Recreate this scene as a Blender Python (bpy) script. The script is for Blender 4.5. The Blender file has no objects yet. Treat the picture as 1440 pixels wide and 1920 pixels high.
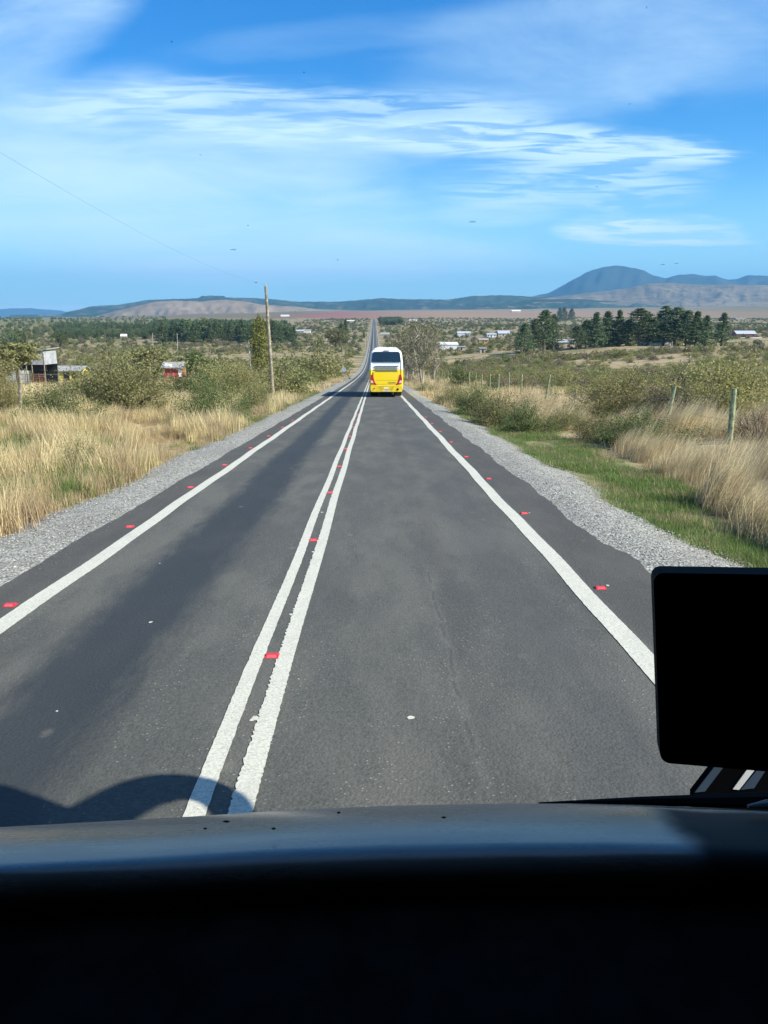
import bpy, math, random
import numpy as np
from mathutils import Vector, Matrix
random.seed(7); RNG = np.random.default_rng(7)
S = bpy.context.scene; COL = S.collection
R = math.radians
# ------------------------------------------------------------------ camera
F = 1450.0; PITCH = R(13.94); YAW = R(0.70)
cam_d = bpy.data.cameras.new('camera'); cam = bpy.data.objects.new('camera', cam_d); COL.objects.link(cam)
cam_d.sensor_fit = 'HORIZONTAL'; cam_d.sensor_width = 36; cam_d.lens = 36*F/1440
cam_d.clip_start = 0.05; cam_d.clip_end = 90000
cam.location = (0, 0, 0); cam.rotation_euler = (math.pi/2-PITCH, 0, -YAW)
S.camera = cam; S.render.resolution_x = 768; S.render.resolution_y = 1024
S.view_settings.view_transform = 'Standard'; S.view_settings.look = 'None'
S.view_settings.exposure = 0.85; S.view_settings.gamma = 1.0
# ------------------------------------------------------------------ sun: light falls towards (-1.15, +0.5, -1)
SUNV = Vector((1.15, -0.5, 1.0)).normalized()
SUN_EL = math.asin(SUNV.z)
sl = bpy.data.lights.new('sun', 'SUN'); sl.energy = 4.9; sl.angle = R(0.5); sl.color = (1.0, 0.92, 0.78)
so = bpy.data.objects.new('sun', sl); COL.objects.link(so)
so.rotation_euler = SUNV.to_track_quat('Z', 'Y').to_euler()
RM = Matrix.Rotation(-YAW, 3, 'Z') @ Matrix.Rotation(math.pi/2-PITCH, 3, 'X')
def ray(px, py):
    return (RM @ Vector((px-720, 960-py, -F))).normalized()
def at(px, py, Y):
    r = ray(px, py); return r*(Y/r.y)
# ------------------------------------------------------------------ node helpers
class NT:
    def __init__(s, tree): s.t = tree; s.n = tree.nodes; s.l = tree.links
    def new(s, typ, **kw):
        n = s.n.new(typ)
        for k, v in kw.items(): setattr(n, k, v)
        return n
    def put(s, sock, v):
        if isinstance(v, bpy.types.NodeSocket): s.l.new(v, sock)
        elif v is not None: sock.default_value = v
    def m(s, op, a, b=None, c=None, clamp=False):
        n = s.new('ShaderNodeMath', operation=op); n.use_clamp = clamp
        s.put(n.inputs[0], a); s.put(n.inputs[1], b); s.put(n.inputs[2], c)
        return n.outputs[0]
    def mix(s, f, a, b, typ='MIX'):
        n = s.new('ShaderNodeMix', data_type='RGBA', blend_type=typ)
        n.clamp_factor = True
        s.put(n.inputs[0], f)
        s.put(n.inputs[6], a if isinstance(a, bpy.types.NodeSocket) else (*a, 1)[:4])
        s.put(n.inputs[7], b if isinstance(b, bpy.types.NodeSocket) else (*b, 1)[:4])
        return n.outputs[2]
    def noise(s, vec, scale, detail=4, rough=.55, dist=0.0):
        n = s.new('ShaderNodeTexNoise'); s.put(n.inputs['Vector'], vec)
        n.inputs['Scale'].default_value = scale; n.inputs['Detail'].default_value = detail
        n.inputs['Roughness'].default_value = rough; n.inputs['Distortion'].default_value = dist
        return n.outputs['Fac']
    def vor(s, vec, scale, out='Distance', feat='F1'):
        n = s.new('ShaderNodeTexVoronoi', feature=feat); s.put(n.inputs['Vector'], vec)
        n.inputs['Scale'].default_value = scale
        return n.outputs[out]
    def ramp(s, f, lo, hi, a=0.0, b=1.0):
        n = s.new('ShaderNodeMapRange'); n.interpolation_type = 'SMOOTHSTEP'
        s.put(n.inputs[0], f); n.inputs[1].default_value = lo; n.inputs[2].default_value = hi
        n.inputs[3].default_value = a; n.inputs[4].default_value = b
        return n.outputs[0]
    def mapping(s, vec, scale=(1, 1, 1), loc=(0, 0, 0), rot=(0, 0, 0)):
        n = s.new('ShaderNodeMapping'); s.put(n.inputs[0], vec)
        n.inputs['Scale'].default_value = scale; n.inputs['Location'].default_value = loc; n.inputs['Rotation'].default_value = rot
        return n.outputs[0]
    def bump(s, h, strength=.4, dist=.02):
        n = s.new('ShaderNodeBump'); n.inputs['Strength'].default_value = strength
        n.inputs['Distance'].default_value = dist; s.put(n.inputs['Height'], h); return n.outputs[0]
def newmat(name):
    m = bpy.data.materials.new(name); m.use_nodes = True
    k = NT(m.node_tree); bs = m.node_tree.nodes['Principled BSDF']
    tc = k.new('ShaderNodeTexCoord')
    return m, k, bs, tc.outputs['Object']
def plain(name, col, rough=.6, var=.15, scale=3.0, spec=.4, metal=0.0, bump=0.0, bscale=40, coat=0.0):
    m, k, bs, co = newmat(name)
    f = k.noise(co, scale, 5)
    c2 = tuple(max(0, c*(1-var*1.6)) for c in col); c1 = tuple(min(1, c*(1+var)) for c in col)
    k.put(bs.inputs['Base Color'], k.mix(k.ramp(f, .3, .7), c2, c1))
    bs.inputs['Roughness'].default_value = rough; bs.inputs['Metallic'].default_value = metal
    bs.inputs['Specular IOR Level'].default_value = spec; bs.inputs['Coat Weight'].default_value = coat
    if bump: k.put(bs.inputs['Normal'], k.bump(k.noise(co, bscale, 4), bump, .02))
    return m
# ------------------------------------------------------------------ world: Nishita sky with cirrus in sky-direction space
W = bpy.data.worlds.new('World'); S.world = W; W.use_nodes = True
wt = W.node_tree; k = NT(wt); bg = wt.nodes['Background']
sky = k.new('ShaderNodeTexSky', sky_type='NISHITA'); sky.sun_disc = False
sky.sun_elevation = SUN_EL; sky.sun_rotation = math.atan2(SUNV.x, SUNV.y)
sky.altitude = 300; sky.air_density = 1.0; sky.dust_density = 0.35; sky.ozone_density = 3.2
SKY_STR = 0.115
tc = k.new('ShaderNodeTexCoord'); sep = k.new('ShaderNodeSeparateXYZ'); k.put(sep.inputs[0], tc.outputs['Generated'])
ys = k.m('MAXIMUM', k.m('ABSOLUTE', sep.outputs[1]), .05)
u = k.m('DIVIDE', sep.outputs[0], ys); v = k.m('DIVIDE', sep.outputs[2], ys)
def uv(px, py):
    r = ray(px, py); return r.x/r.y, r.z/r.y
cmb = k.new('ShaderNodeCombineXYZ'); k.put(cmb.inputs[0], u); k.put(cmb.inputs[1], v)
UV = cmb.outputs[0]
warp = k.m('SUBTRACT', k.noise(k.mapping(UV, (2.2, 7, 1)), 1.0, 6, .6), .5)
warp2 = k.m('SUBTRACT', k.noise(k.mapping(UV, (6, 20, 1), (3, 1, 0)), 1.0, 5, .6), .5)
# fine horizontal streaks, and softer ones
st1 = k.noise(k.mapping(UV, (9, 105, 1), (5, 2, 0), (0, 0, R(-3))), 1.0, 4, .55, .9)
st2 = k.noise(k.mapping(UV, (3.2, 22, 1), (1, 7, 0), (0, 0, R(-2))), 1.0, 7, .6, .6)
st3 = k.noise(k.mapping(UV, (2.0, 5, 1), (9, 3, 0), (0, 0, R(-25))), 1.0, 7, .62, .5)
def blob(cx, cy, rx, ry, tilt=0.0, w=.5, w2=.25, soft=.9):
    (u0, v0) = uv(cx, cy); a = abs(uv(cx+rx, cy)[0]-u0); b = abs(uv(cx, cy-ry)[1]-v0)
    du = k.m('SUBTRACT', u, u0); dv = k.m('SUBTRACT', k.m('SUBTRACT', v, v0), k.m('MULTIPLY', du, tilt))
    dx = k.m('DIVIDE', du, a); dy = k.m('ADD', k.m('DIVIDE', dv, b), k.m('MULTIPLY', warp, w*2))
    dx = k.m('ADD', dx, k.m('MULTIPLY', warp2, w2*3)); dy = k.m('ADD', dy, k.m('MULTIPLY', warp2, w2*2))
    d = k.m('ADD', k.m('MULTIPLY', dx, dx), k.m('MULTIPLY', dy, dy))
    return k.ramp(d, 1.0+soft*.3, 1.0-soft, 0.0, 1.0)
def mul(*a):
    r = a[0]
    for x in a[1:]: r = k.m('MULTIPLY', r, x)
    return r
s1 = k.ramp(st1, .40, .60); s2 = k.ramp(st2, .30, .68); s3 = k.ramp(st3, .28, .72)
s2b = k.m('ADD', k.m('MULTIPLY', s2, .6), .4); s1b = k.m('ADD', k.m('MULTIPLY', s1, .80), .24)
s3b = k.m('ADD', k.m('MULTIPLY', s3, .75), .25)
L = [mul(blob(560, 215, 560, 72, -.03, .5), s1b, s2b, 1.15),          # upper streaked band
     mul(blob(1000, 262, 420, 42, -.05, .4), s1b, .95),
     mul(blob(1290, 290, 110, 22, -.03, .4), s1b, .9),
     mul(blob(300, 260, 620, 125, -.06, .5), s2b, .66),               # soft veil under it
     mul(blob(300, 400, 660, 135, -.05, .5), s2b, .62),
     mul(blob(560, 480, 460, 60, -.02, .5), s2b, .62),
     mul(blob(90, 330, 420, 120, 0, .5), s3b, .55),
     mul(blob(1090, 340, 270, 75, .05, .5, .25), s1b, s2b, 1.0),
     mul(blob(930, 400, 130, 26, .0, .5, .3), s2b, .5),
     mul(blob(1215, 430, 185, 30, -.02, .9, .5), s1b, s2b, 1.6),
     mul(blob(1270, 455, 150, 9, 0, .5, .3), s1b, .7),
     mul(blob(1150, 80, 420, 150, .12, .6, .2), s3b, .62),
     mul(blob(1480, 20, 420, 190, .1, .6, .2), s3b, .45),
     mul(blob(30, 60, 230, 120, .3, .5, .2), s3b, .85),
     mul(blob(700, 60, 420, 40, .1, .6), s2b, .16),
     mul(blob(480, 510, 560, 20, 0, .5), .3)]
acc = L[0]
for x in L[1:]:                                                        # screen blend
    acc = k.m('SUBTRACT', k.m('ADD', acc, x), k.m('MULTIPLY', acc, x))
acc = k.m('MULTIPLY', acc, 1.0, clamp=True)
hs = k.new('ShaderNodeHueSaturation'); hs.inputs['Hue'].default_value = .492; hs.inputs['Saturation'].default_value = 1.42; hs.inputs['Value'].default_value = 1.0
k.put(hs.inputs['Color'], sky.outputs[0])
skc = k.mix(1.0, k.mix(k.ramp(v, .6, 1.4, 0, .85), hs.outputs[0], sky.outputs[0]), (SKY_STR,)*3, 'MULTIPLY')
skc = k.mix(k.m('MULTIPLY', k.ramp(v, .02, .34), k.ramp(v, 2.2, .9)), skc, k.mix(1.0, skc, (.46, .68, .92), 'MULTIPLY'))
# low sky: paler cyan towards the horizon
lowf = k.ramp(v, .20, -.02, 0.0, .80)
skc = k.mix(lowf, skc, (.33, .72, .84))
ccol = k.mix(k.ramp(v, .05, .27), (.62, .78, .88), (.44, .60, .70))
cl = k.mix(acc, skc, ccol)
# grey-white bank low on the far left horizon
bank = mul(blob(60, 577, 130, 7, 0, .8, .5), k.ramp(st2, .3, .6), .8)
cl = k.mix(bank, cl, (.60, .80, .95))
k.put(bg.inputs[0], cl); bg.inputs[1].default_value = 1.0
# ------------------------------------------------------------------ terrain functions
KN = [(-80, 2.31), (0, -2.33), (30, -4.07), (60, -5.81), (102, -8.25), (148, -10.8), (220, -14.3), (285, -16.8), (350, -18.3), (450, -19.3), (546, -19.2),
      (710, -18.0), (1000, -14.0), (1600, -5.0), (2000, .6), (2200, 2.4), (2350, 1.6), (2500, 1.0), (2700, 5.0), (3000, 17), (4500, 47), (6000, 70), (9000, 78), (60000, 78)]
KX = np.array([a for a, b in KN], float); KY = np.array([b for a, b in KN], float)
_h = np.diff(KX); _d = np.diff(KY)/_h; _m = np.zeros(len(KX)); _m[0] = _d[0]; _m[-1] = 0
for i in range(1, len(KX)-1):
    if _d[i-1]*_d[i] > 0:
        w1 = 2*_h[i]+_h[i-1]; w2 = _h[i]+2*_h[i-1]; _m[i] = (w1+w2)/(w1/_d[i-1]+w2/_d[i])
def P(y):
    y = np.asarray(y, float); i = np.clip(np.searchsorted(KX, y)-1, 0, len(_h)-1)
    t = (y-KX[i])/_h[i]; t = np.clip(t, 0, 1); h = _h[i]
    return (2*t**3-3*t**2+1)*KY[i]+(t**3-2*t**2+t)*h*_m[i]+(-2*t**3+3*t**2)*KY[i+1]+(t**3-t**2)*h*_m[i+1]
def ss(x, a, b):
    t = np.clip((np.asarray(x, float)-a)/(b-a), 0, 1); return t*t*(3-2*t)
def G(x, y):
    x = np.asarray(x, float); y = np.asarray(y, float)
    z = P(y)
    px = 702+1450*x/np.maximum(y, 1)
    g = np.interp(px, [-300, 0, 400, 700, 1000, 1440, 2200], [0.0, .05, .62, 1, 1.12, 1.5, 1.6])
    z = z*(1+(g-1)*ss(y, 1500, 3200))
    z = z+6.5*ss(x, 25, 140)*ss(y, 90, 300)*(1-ss(y, 700, 1500))
    ax = np.abs(x)
    z = z-.22*ss(x, 3.3, 5.0)*(1-ss(x, 8.5, 10.5))-.12*ss(-x, 5.0, 6.2)*(1-ss(-x, 9, 11))
    n = (np.sin(x*.31+y*.17)+np.sin(x*.13-y*.23+1)+.6*np.sin(x*.71+1.3)*np.sin(y*.53))*.12
    z = z+n*ss(ax, 6, 14)*(1-ss(y, 500, 900))
    n2 = (np.sin(x*.011+y*.006)+np.sin(-x*.007+y*.013+2)+.5*np.sin(x*.031)*np.sin(y*.027+1))
    z = z+n2*ss(ax, 25, 160)*(.5+1.6*ss(y, 500, 3000))
    return z
def g1(x, y): return float(G(x, y))
def gp(px, py, tmax=6000):
    r = ray(px, py); t = 2.0
    while t < tmax:
        p = r*t
        if p.z < g1(p.x, p.y): return p
        t *= 1.004
    return r*tmax
# ------------------------------------------------------------------ mesh helpers
def mesh_np(name, V, Fq, mat=None, col=None, smooth=False):
    """V (n,3) float, Fq (m,k) int all the same size k"""
    V = np.asarray(V, np.float32); Fq = np.asarray(Fq, np.int32)
    me = bpy.data.meshes.new(name); me.vertices.add(len(V)); me.vertices.foreach_set('co', V.ravel())
    kk = Fq.shape[1]; me.loops.add(Fq.size); me.loops.foreach_set('vertex_index', Fq.ravel())
    me.polygons.add(len(Fq)); me.polygons.foreach_set('loop_start', np.arange(0, Fq.size, kk, dtype=np.int32))
    try: me.polygons.foreach_set('loop_total', np.full(len(Fq), kk, np.int32))
    except Exception: pass
    if mat: me.materials.append(mat)
    if col is not None:
        a = me.attributes.new('tint', 'FLOAT', 'POINT'); a.data.foreach_set('value', np.asarray(col, np.float32))
    me.update(calc_edges=True); me.validate()
    if smooth: me.shade_smooth()
    return me
class MB:
    def __init__(s): s.v = []; s.f = []
    def add(s, vs, fs):
        o = len(s.v); s.v += [tuple(p) for p in vs]; s.f += [tuple(i+o for i in f) for f in fs]; return s
    def box(s, a, b, rot=0, c=None, tilt=None):
        (x0, y0, z0), (x1, y1, z1) = a, b
        vs = [Vector(p) for p in ((x0, y0, z0), (x1, y0, z0), (x1, y1, z0), (x0, y1, z0), (x0, y0, z1), (x1, y0, z1), (x1, y1, z1), (x0, y1, z1))]
        if tilt is not None:
            cc = sum(vs, Vector())/8; vs = [tilt @ (p-cc)+cc for p in vs]
        return s.add(vs, [(0, 3, 2, 1), (4, 5, 6, 7), (0, 1, 5, 4), (1, 2, 6, 5), (2, 3, 7, 6), (3, 0, 4, 7)])
    def tube(s, pts, rad, n=8, caps=True):
        pts = [Vector(p) for p in pts]; rad = rad if isinstance(rad, (list, tuple)) else [rad]*len(pts)
        rings = []; up = Vector((.13, .21, 1)).normalized()
        for i, p in enumerate(pts):
            d = (pts[min(i+1, len(pts)-1)]-pts[max(i-1, 0)]).normalized()
            a = d.cross(up if abs(d.dot(up)) < .95 else Vector((1, 0, 0))).normalized(); b = d.cross(a)
            rings.append([p+(a*math.cos(2*math.pi*j/n)+b*math.sin(2*math.pi*j/n))*rad[i] for j in range(n)])
        vs = [q for r in rings for q in r]; fs = []
        for i in range(len(pts)-1):
            for j in range(n): fs.append((i*n+j, i*n+(j+1) % n, (i+1)*n+(j+1) % n, (i+1)*n+j))
        if caps: fs.append(tuple(range(n-1, -1, -1))); fs.append(tuple((len(pts)-1)*n+j for j in range(n)))
        return s.add(vs, fs)
    def prism(s, poly, y0, y1):          # poly in x,z extruded along y
        n = len(poly); vs = [(x, y0, z) for x, z in poly]+[(x, y1, z) for x, z in poly]
        return s.add(vs, [tuple(range(n)), tuple(range(2*n-1, n-1, -1))]+[(j, n+j, n+(j+1) % n, (j+1) % n) for j in range(n)])
    def build(s, name, mat, parent=None, smooth=False, bevel=0.0):
        me = bpy.data.meshes.new(name); me.from_pydata(s.v, [], s.f); me.materials.append(mat); me.update()
        import bmesh
        bm = bmesh.new(); bm.from_mesh(me)
        bmesh.ops.recalc_face_normals(bm, faces=bm.faces)
        if bevel: bmesh.ops.bevel(bm, geom=[e for e in bm.edges if e.calc_face_angle(0) > .5], offset=bevel, segments=3, profile=.6, affect='EDGES')
        bm.to_mesh(me); bm.free()
        if smooth: me.shade_smooth()
        o = bpy.data.objects.new(name, me); COL.objects.link(o)
        if parent: o.parent = parent
        return o
def obj(name, me, parent=None):
    o = bpy.data.objects.new(name, me); COL.objects.link(o)
    if parent: o.parent = parent
    return o
def tag(o, label=None, cat=None, group=None, kind=None):
    if label: o['label'] = label
    if cat: o['category'] = cat
    if group: o['group'] = group
    if kind: o['kind'] = kind
    return o
def empty(name, loc, rz=0.0, label=None, cat=None, group=None):
    o = bpy.data.objects.new(name, None); COL.objects.link(o); o.location = loc; o.rotation_euler = (0, 0, rz)
    o.empty_display_size = .3
    return tag(o, label, cat, group)
def dup(root, loc, rz=0.0, sc=(1, 1, 1), label=None, group=None, name=None, tilt=(0, 0)):
    r = root.copy(); COL.objects.link(r); r.location = loc; r.rotation_euler = (tilt[0], tilt[1], rz); r.scale = sc
    if label: r['label'] = label
    if group: r['group'] = group
    for ch in list(root.children):
        c = ch.copy(); COL.objects.link(c); c.parent = r
        for gch in list(ch.children):
            d = gch.copy(); COL.objects.link(d); d.parent = c
    return r
# ------------------------------------------------------------------ ground sheet
ysamp = np.concatenate([np.arange(-80, 0, 4), np.arange(0, 60, .6), np.arange(60, 300, 3), np.arange(300, 1000, 10), np.geomspace(1000, 3000, 80)[:-1], np.geomspace(3000, 24500, 60)])
xr = np.concatenate([np.arange(0, 14, .5), np.arange(14, 60, 1.6), np.arange(60, 300, 7), np.geomspace(300, 2500, 50)[:-1], np.geomspace(2500, 23500, 36)])
xsamp = np.concatenate([-xr[:0:-1], xr])
XX, YY = np.meshgrid(xsamp, ysamp); ZZ = G(XX, YY)
under = (XX > -4.2) & (XX < 3.6)
nx = len(xsamp); ny = len(ysamp)
idx = np.arange(nx*ny).reshape(ny, nx)
quads = np.stack([idx[:-1, :-1], idx[:-1, 1:], idx[1:, 1:], idx[1:, :-1]], -1).reshape(-1, 4)
m, k, bs, co = newmat('scrub ground')
sp = k.new('ShaderNodeSeparateXYZ'); k.put(sp.inputs[0], co); gx, gy = sp.outputs[0], sp.outputs[1]
geo = k.mapping(co, (1, 1, 0))
n1 = k.noise(geo, .9, 6, .65); n2 = k.noise(geo, .07, 5, .6); n3 = k.noise(geo, .012, 5, .6)
tan = k.mix(k.ramp(n1, .3, .7), (.235, .175, .105), (.46, .38, .235))
olive = k.mix(k.ramp(n1, .3, .7), (.10, .105, .045), (.21, .20, .09))
base = k.mix(k.ramp(n2, .42, .60), tan, olive)
base = k.mix(k.m('MULTIPLY', k.ramp(n3, .45, .62), .45), base, (.30, .235, .15))
# low scrub speckle on the far plain
sv = k.vor(geo, .085); sv2 = k.vor(geo, .21)
speck = k.m('MAXIMUM', k.ramp(k.m('ADD', sv, k.m('MULTIPLY', k.m('SUBTRACT', n1, .5), .5)), .42, .25), k.m('MULTIPLY', k.ramp(sv2, .45, .2), .6))
far = k.ramp(gy, 350, 700)
base = k.mix(k.m('MULTIPLY', far, k.m('MULTIPLY', speck, .85)), base, (.085, .09, .05))
# ploughed red field on the far rise
wob = k.m('MULTIPLY', k.m('SUBTRACT', k.noise(k.mapping(co, (.0009, .0004, 0)), 1, 3), .5), 500)
fy = k.m('ADD', gy, wob)
fm = k.m('MULTIPLY', k.ramp(fy, 2560, 2700), k.ramp(fy, 5200, 4300))
fx = k.ramp(gx, -1300, -900); fx2 = k.ramp(gx, 2600, 600, .0, 1.0)
redf = k.mix(k.ramp(gx, 300, -300), (.27, .19, .12), (.24, .105, .08))
redf = k.mix(k.ramp(gx, 800, 2000), redf, (.17, .15, .09))
base = k.mix(k.m('MULTIPLY', fm, fx), base, redf)
farg = k.ramp(fy, 4500, 5400)
base = k.mix(farg, base, k.mix(k.ramp(k.noise(k.mapping(co, (.0012, .0004, 0)), 1, 5, .6), .4, .6), (.10, .11, .06), (.24, .20, .12)))
# left far valley floor: pale green pasture
lf = k.m('MULTIPLY', k.ramp(gy, 800, 1300), k.ramp(gx, -150, -420))
base = k.mix(k.m('MULTIPLY', lf, .6), base, (.12, .14, .06))
# green sward beside the right gravel and at the left verge
gn = k.noise(k.mapping(co, (.9, .25, 0)), 1.0, 5, .6)
gr = k.m('MULTIPLY', k.m('MULTIPLY', k.ramp(gx, 4.2, 4.9), k.ramp(gx, 7.8, 6.2)), k.ramp(gy, 75, 30))
gr = k.m('MULTIPLY', gr, k.ramp(gn, .36, .54))
base = k.mix(gr, base, k.mix(k.ramp(n1, .35, .65), (.075, .10, .035), (.15, .165, .07)))
k.put(bs.inputs['Base Color'], base); bs.inputs['Roughness'].default_value = .95; bs.inputs['Specular IOR Level'].default_value = .1
k.put(bs.inputs['Normal'], k.bump(k.noise(geo, 5, 6, .7), .8, .08))
M_ground = m
me = mesh_np('ground', np.stack([XX, YY, ZZ-.03*under], -1).reshape(-1, 3), quads, m, smooth=True)
tag(obj('ground', me), 'dry scrubland ground running back to the hills', 'ground', kind='structure')
# ------------------------------------------------------------------ road
rows = ysamp[(ysamp >= -8) & (ysamp <= 2400)]
rows = np.unique(np.round(np.concatenate([rows, np.arange(0, 24, .15)]), 3))
ysr = np.round(ysamp, 6)
def strip(name, xl, xr_, dz, mat, jl=0.0, jr=0.0, ncol=1, y0=-8, y1=2400, step=None, seed=1, grow=0.0):
    """a sheet following the road, xl/xr functions of y or numbers, with ragged edges; joins the ground rows exactly"""
    ys_ = rows[(rows >= y0) & (rows <= y1)]
    if step: ys_ = np.unique(np.round(np.concatenate([ys_, np.arange(max(y0, 2.5), min(y1, 26), step)]), 2)); ys_ = ys_[np.concatenate([[True], np.diff(ys_) > .011])]
    rg = np.random.default_rng(seed)
    zz = np.interp(ys_, ysamp, P(ysamp))+dz
    a = (xl(ys_) if callable(xl) else np.full(len(ys_), xl))+rg.normal(0, 1, len(ys_))*jl
    b = (xr_(ys_) if callable(xr_) else np.full(len(ys_), xr_))+rg.normal(0, 1, len(ys_))*jr
    T = np.linspace(0, 1, ncol+1)
    X = a[:, None]*(1-T)+b[:, None]*T; Y = np.repeat(ys_[:, None], ncol+1, 1); Z = np.repeat(zz[:, None], ncol+1, 1)
    ii = np.arange(X.size).reshape(X.shape)
    q = np.stack([ii[:-1, :-1], ii[:-1, 1:], ii[1:, 1:], ii[1:, :-1]], -1).reshape(-1, 4)
    return X, Y, Z, q
def strip_obj(name, mat, parts, kind='structure', label=None, cat=None, smooth=True):
    V = []; Q = []; o = 0
    for X, Y, Z, q in parts:
        V.append(np.stack([X, Y, Z], -1).reshape(-1, 3)); Q.append(q+o); o += X.size
    me = mesh_np(name, np.concatenate(V), np.concatenate(Q), mat, smooth=smooth)
    return tag(obj(name, me), label, cat, kind=kind)
# asphalt
m, k, bs, co = newmat('asphalt')
sp = k.new('ShaderNodeSeparateXYZ'); k.put(sp.inputs[0], co); gx, gy = sp.outputs[0], sp.outputs[1]
fine = k.noise(co, 90, 3, .7); med = k.noise(k.mapping(co, (1.2, .35, 1)), 1.3, 6, .6); pat = k.noise(k.mapping(co, (2.0, .5, 1)), 1.0, 6, .65, .4)
cor_ = k.noise(co, 26, 5, .8)
a = k.mix(k.ramp(k.m('ADD', k.m('MULTIPLY', fine, .5), k.m('MULTIPLY', cor_, .5)), .34, .66), (.050, .054, .050), (.106, .113, .103))
a = k.mix(k.m('MULTIPLY', k.ramp(med, .40, .62), .35), a, (.15, .148, .128))
# bright stones showing through
stone = k.vor(co, 42); stc = k.vor(co, 42, 'Color')
ssep = k.new('ShaderNodeSeparateColor'); k.put(ssep.inputs[0], stc)
worn = k.m('MULTIPLY', k.ramp(pat, .44, .6), .9)
sm = k.m('MULTIPLY', k.ramp(stone, .34, .20), k.ramp(k.m('ADD', ssep.outputs[0], k.m('MULTIPLY', worn, .16)), .93, .99))
a = k.mix(k.m('MULTIPLY', sm, k.m('ADD', worn, .10)), a, (.25, .25, .225))
# dark oily band polished into the left lane, ragged at its edges
jit = k.m('MULTIPLY', k.m('SUBTRACT', k.noise(k.mapping(co, (5, 1.3, 1)), 1.2, 7, .72), .5), .55)
jit2 = k.m('MULTIPLY', k.m('SUBTRACT', k.noise(k.mapping(co, (.5, .12, 1)), 1.0, 3, .5), .5), .45)
bx = k.m('ABSOLUTE', k.m('ADD', k.m('ADD', gx, 2.16), jit2))
bx = k.m('ADD', bx, jit)
band = k.ramp(bx, .60, .22)
a = k.mix(k.m('MULTIPLY', band, .84), a, (.024, .031, .036))
blk = k.vor(k.mapping(co, (1, .6, 1)), 1.7); spt = k.m('MULTIPLY', k.ramp(k.m('ADD', blk, k.m('MULTIPLY', k.m('SUBTRACT', cor_, .5), .14)), .10, .04), .28)
a = k.mix(spt, a, (.20, .195, .165))
mt2 = k.noise(k.mapping(co, (.8, .22, 1), (4, 9, 0)), 1.0, 7, .68, .5)
a = k.mix(k.m('MULTIPLY', k.ramp(mt2, .50, .64), .32), a, (.052, .056, .056))
# fainter wheel track on the right lane
b2 = k.m('ADD', k.m('ABSOLUTE', k.m('SUBTRACT', gx, 1.45)), jit)
a = k.mix(k.m('MULTIPLY', k.ramp(b2, .6, .1), .30), a, (.055, .062, .066))
b3 = k.m('ADD', k.m('ABSOLUTE', k.m('SUBTRACT', gx, .75)), jit)
a = k.mix(k.m('MULTIPLY', k.ramp(b3, .3, .05), .22), a, (.05, .05, .052))
# newer, darker shoulder strips
shl = k.m('MAXIMUM', k.ramp(gx, -3.42, -3.5), k.ramp(gx, 2.25, 2.33))
a = k.mix(k.m('MULTIPLY', shl, .45), a, (.055, .052, .05))
# crack along the right lane
cw = k.m('MULTIPLY', k.m('SUBTRACT', k.noise(k.mapping(co, (0, 1.6, 0)), 1.0, 7, .75), .5), .22)
cr = k.m('ABSOLUTE', k.m('SUBTRACT', k.m('SUBTRACT', gx, .60), cw))
crm = k.m('MULTIPLY', k.ramp(cr, .024, .004), k.ramp(k.noise(k.mapping(co, (0, 2.4, 0), (0, 5, 0)), 1, 4), .42, .52))
a = k.mix(k.m('MULTIPLY', k.m('MULTIPLY', crm, k.ramp(gy, 11, 7)), .62), a, (.02, .02, .02))
cr2 = k.ramp(k.m('ADD', cr, k.m('MULTIPLY', k.m('SUBTRACT', fine, .5), .2)), .05, .0)
a = k.mix(k.m('MULTIPLY', k.m('MULTIPLY', cr2, k.ramp(gy, 11, 7)), .22), a, (.20, .20, .18))
k.put(bs.inputs['Base Color'], a)
k.put(bs.inputs['Roughness'], k.m('SUBTRACT', .93, k.m('MULTIPLY', band, .2))); bs.inputs['Specular IOR Level'].default_value = .25
k.put(bs.inputs['Normal'], k.bump(k.m('ADD', k.noise(co, 70, 4, .7), k.m('MULTIPLY', stone, -.6)), .55, .012))
M_asph = m
def wl(y): return -3.99+(.02*np.sin(y*1.1)+.012*np.sin(y*2.3))*(1-ss(y, 40, 60))
def wr(y): return 3.02+(.04*np.sin(y*.9+1)+.02*np.sin(y*2.6))*(1-ss(y, 40, 60))+.17*np.exp(-((y-9.0)/.55)**2)
strip_obj('road', M_asph, [strip('road', wl, wr, .035, M_asph, .008, .012, 16)], label='two lane asphalt road running straight into the valley', cat='road')
# paint
m, k, bs, co = newmat('road paint')
nn = k.noise(co, 55, 4, .75); n2 = k.noise(k.mapping(co, (3, 1, 1)), 2.0, 5, .6)
c = k.mix(k.ramp(nn, .28, .6), (.30, .31, .26), (.54, .55, .47))
c = k.mix(k.ramp(n2, .45, .75, 0, .4), c, (.36, .37, .33))
sp = k.new('ShaderNodeSeparateXYZ'); k.put(sp.inputs[0], co)
wear = k.m('MULTIPLY', k.ramp(k.noise(co, 38, 5, .8), .60, .68), .75)
c = k.mix(wear, c, (.10, .10, .095))
k.put(bs.inputs['Base Color'], c); bs.inputs['Roughness'].default_value = .8
k.put(bs.inputs['Normal'], k.bump(nn, .4, .006)); M_paint = m
def bend(x0):
    return lambda y: x0+.012*np.sin(y*.8)+.006*np.sin(y*2.3)
L1 = strip('m', bend(-3.46), bend(-3.26), .041, M_paint, .0015, .0015, 1, step=.06, seed=3)
L2 = strip('m', lambda y: -1.00+.008*np.sin(y*.9), lambda y: -.885+.008*np.sin(y*.9), .041, M_paint, .002, .002, 1, step=.05, seed=4)
L3 = strip('m', lambda y: -.775+.008*np.sin(y*.8), lambda y: -.645+.008*np.sin(y*.8), .041, M_paint, .0055, .002, 1, step=.02, seed=5)
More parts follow.
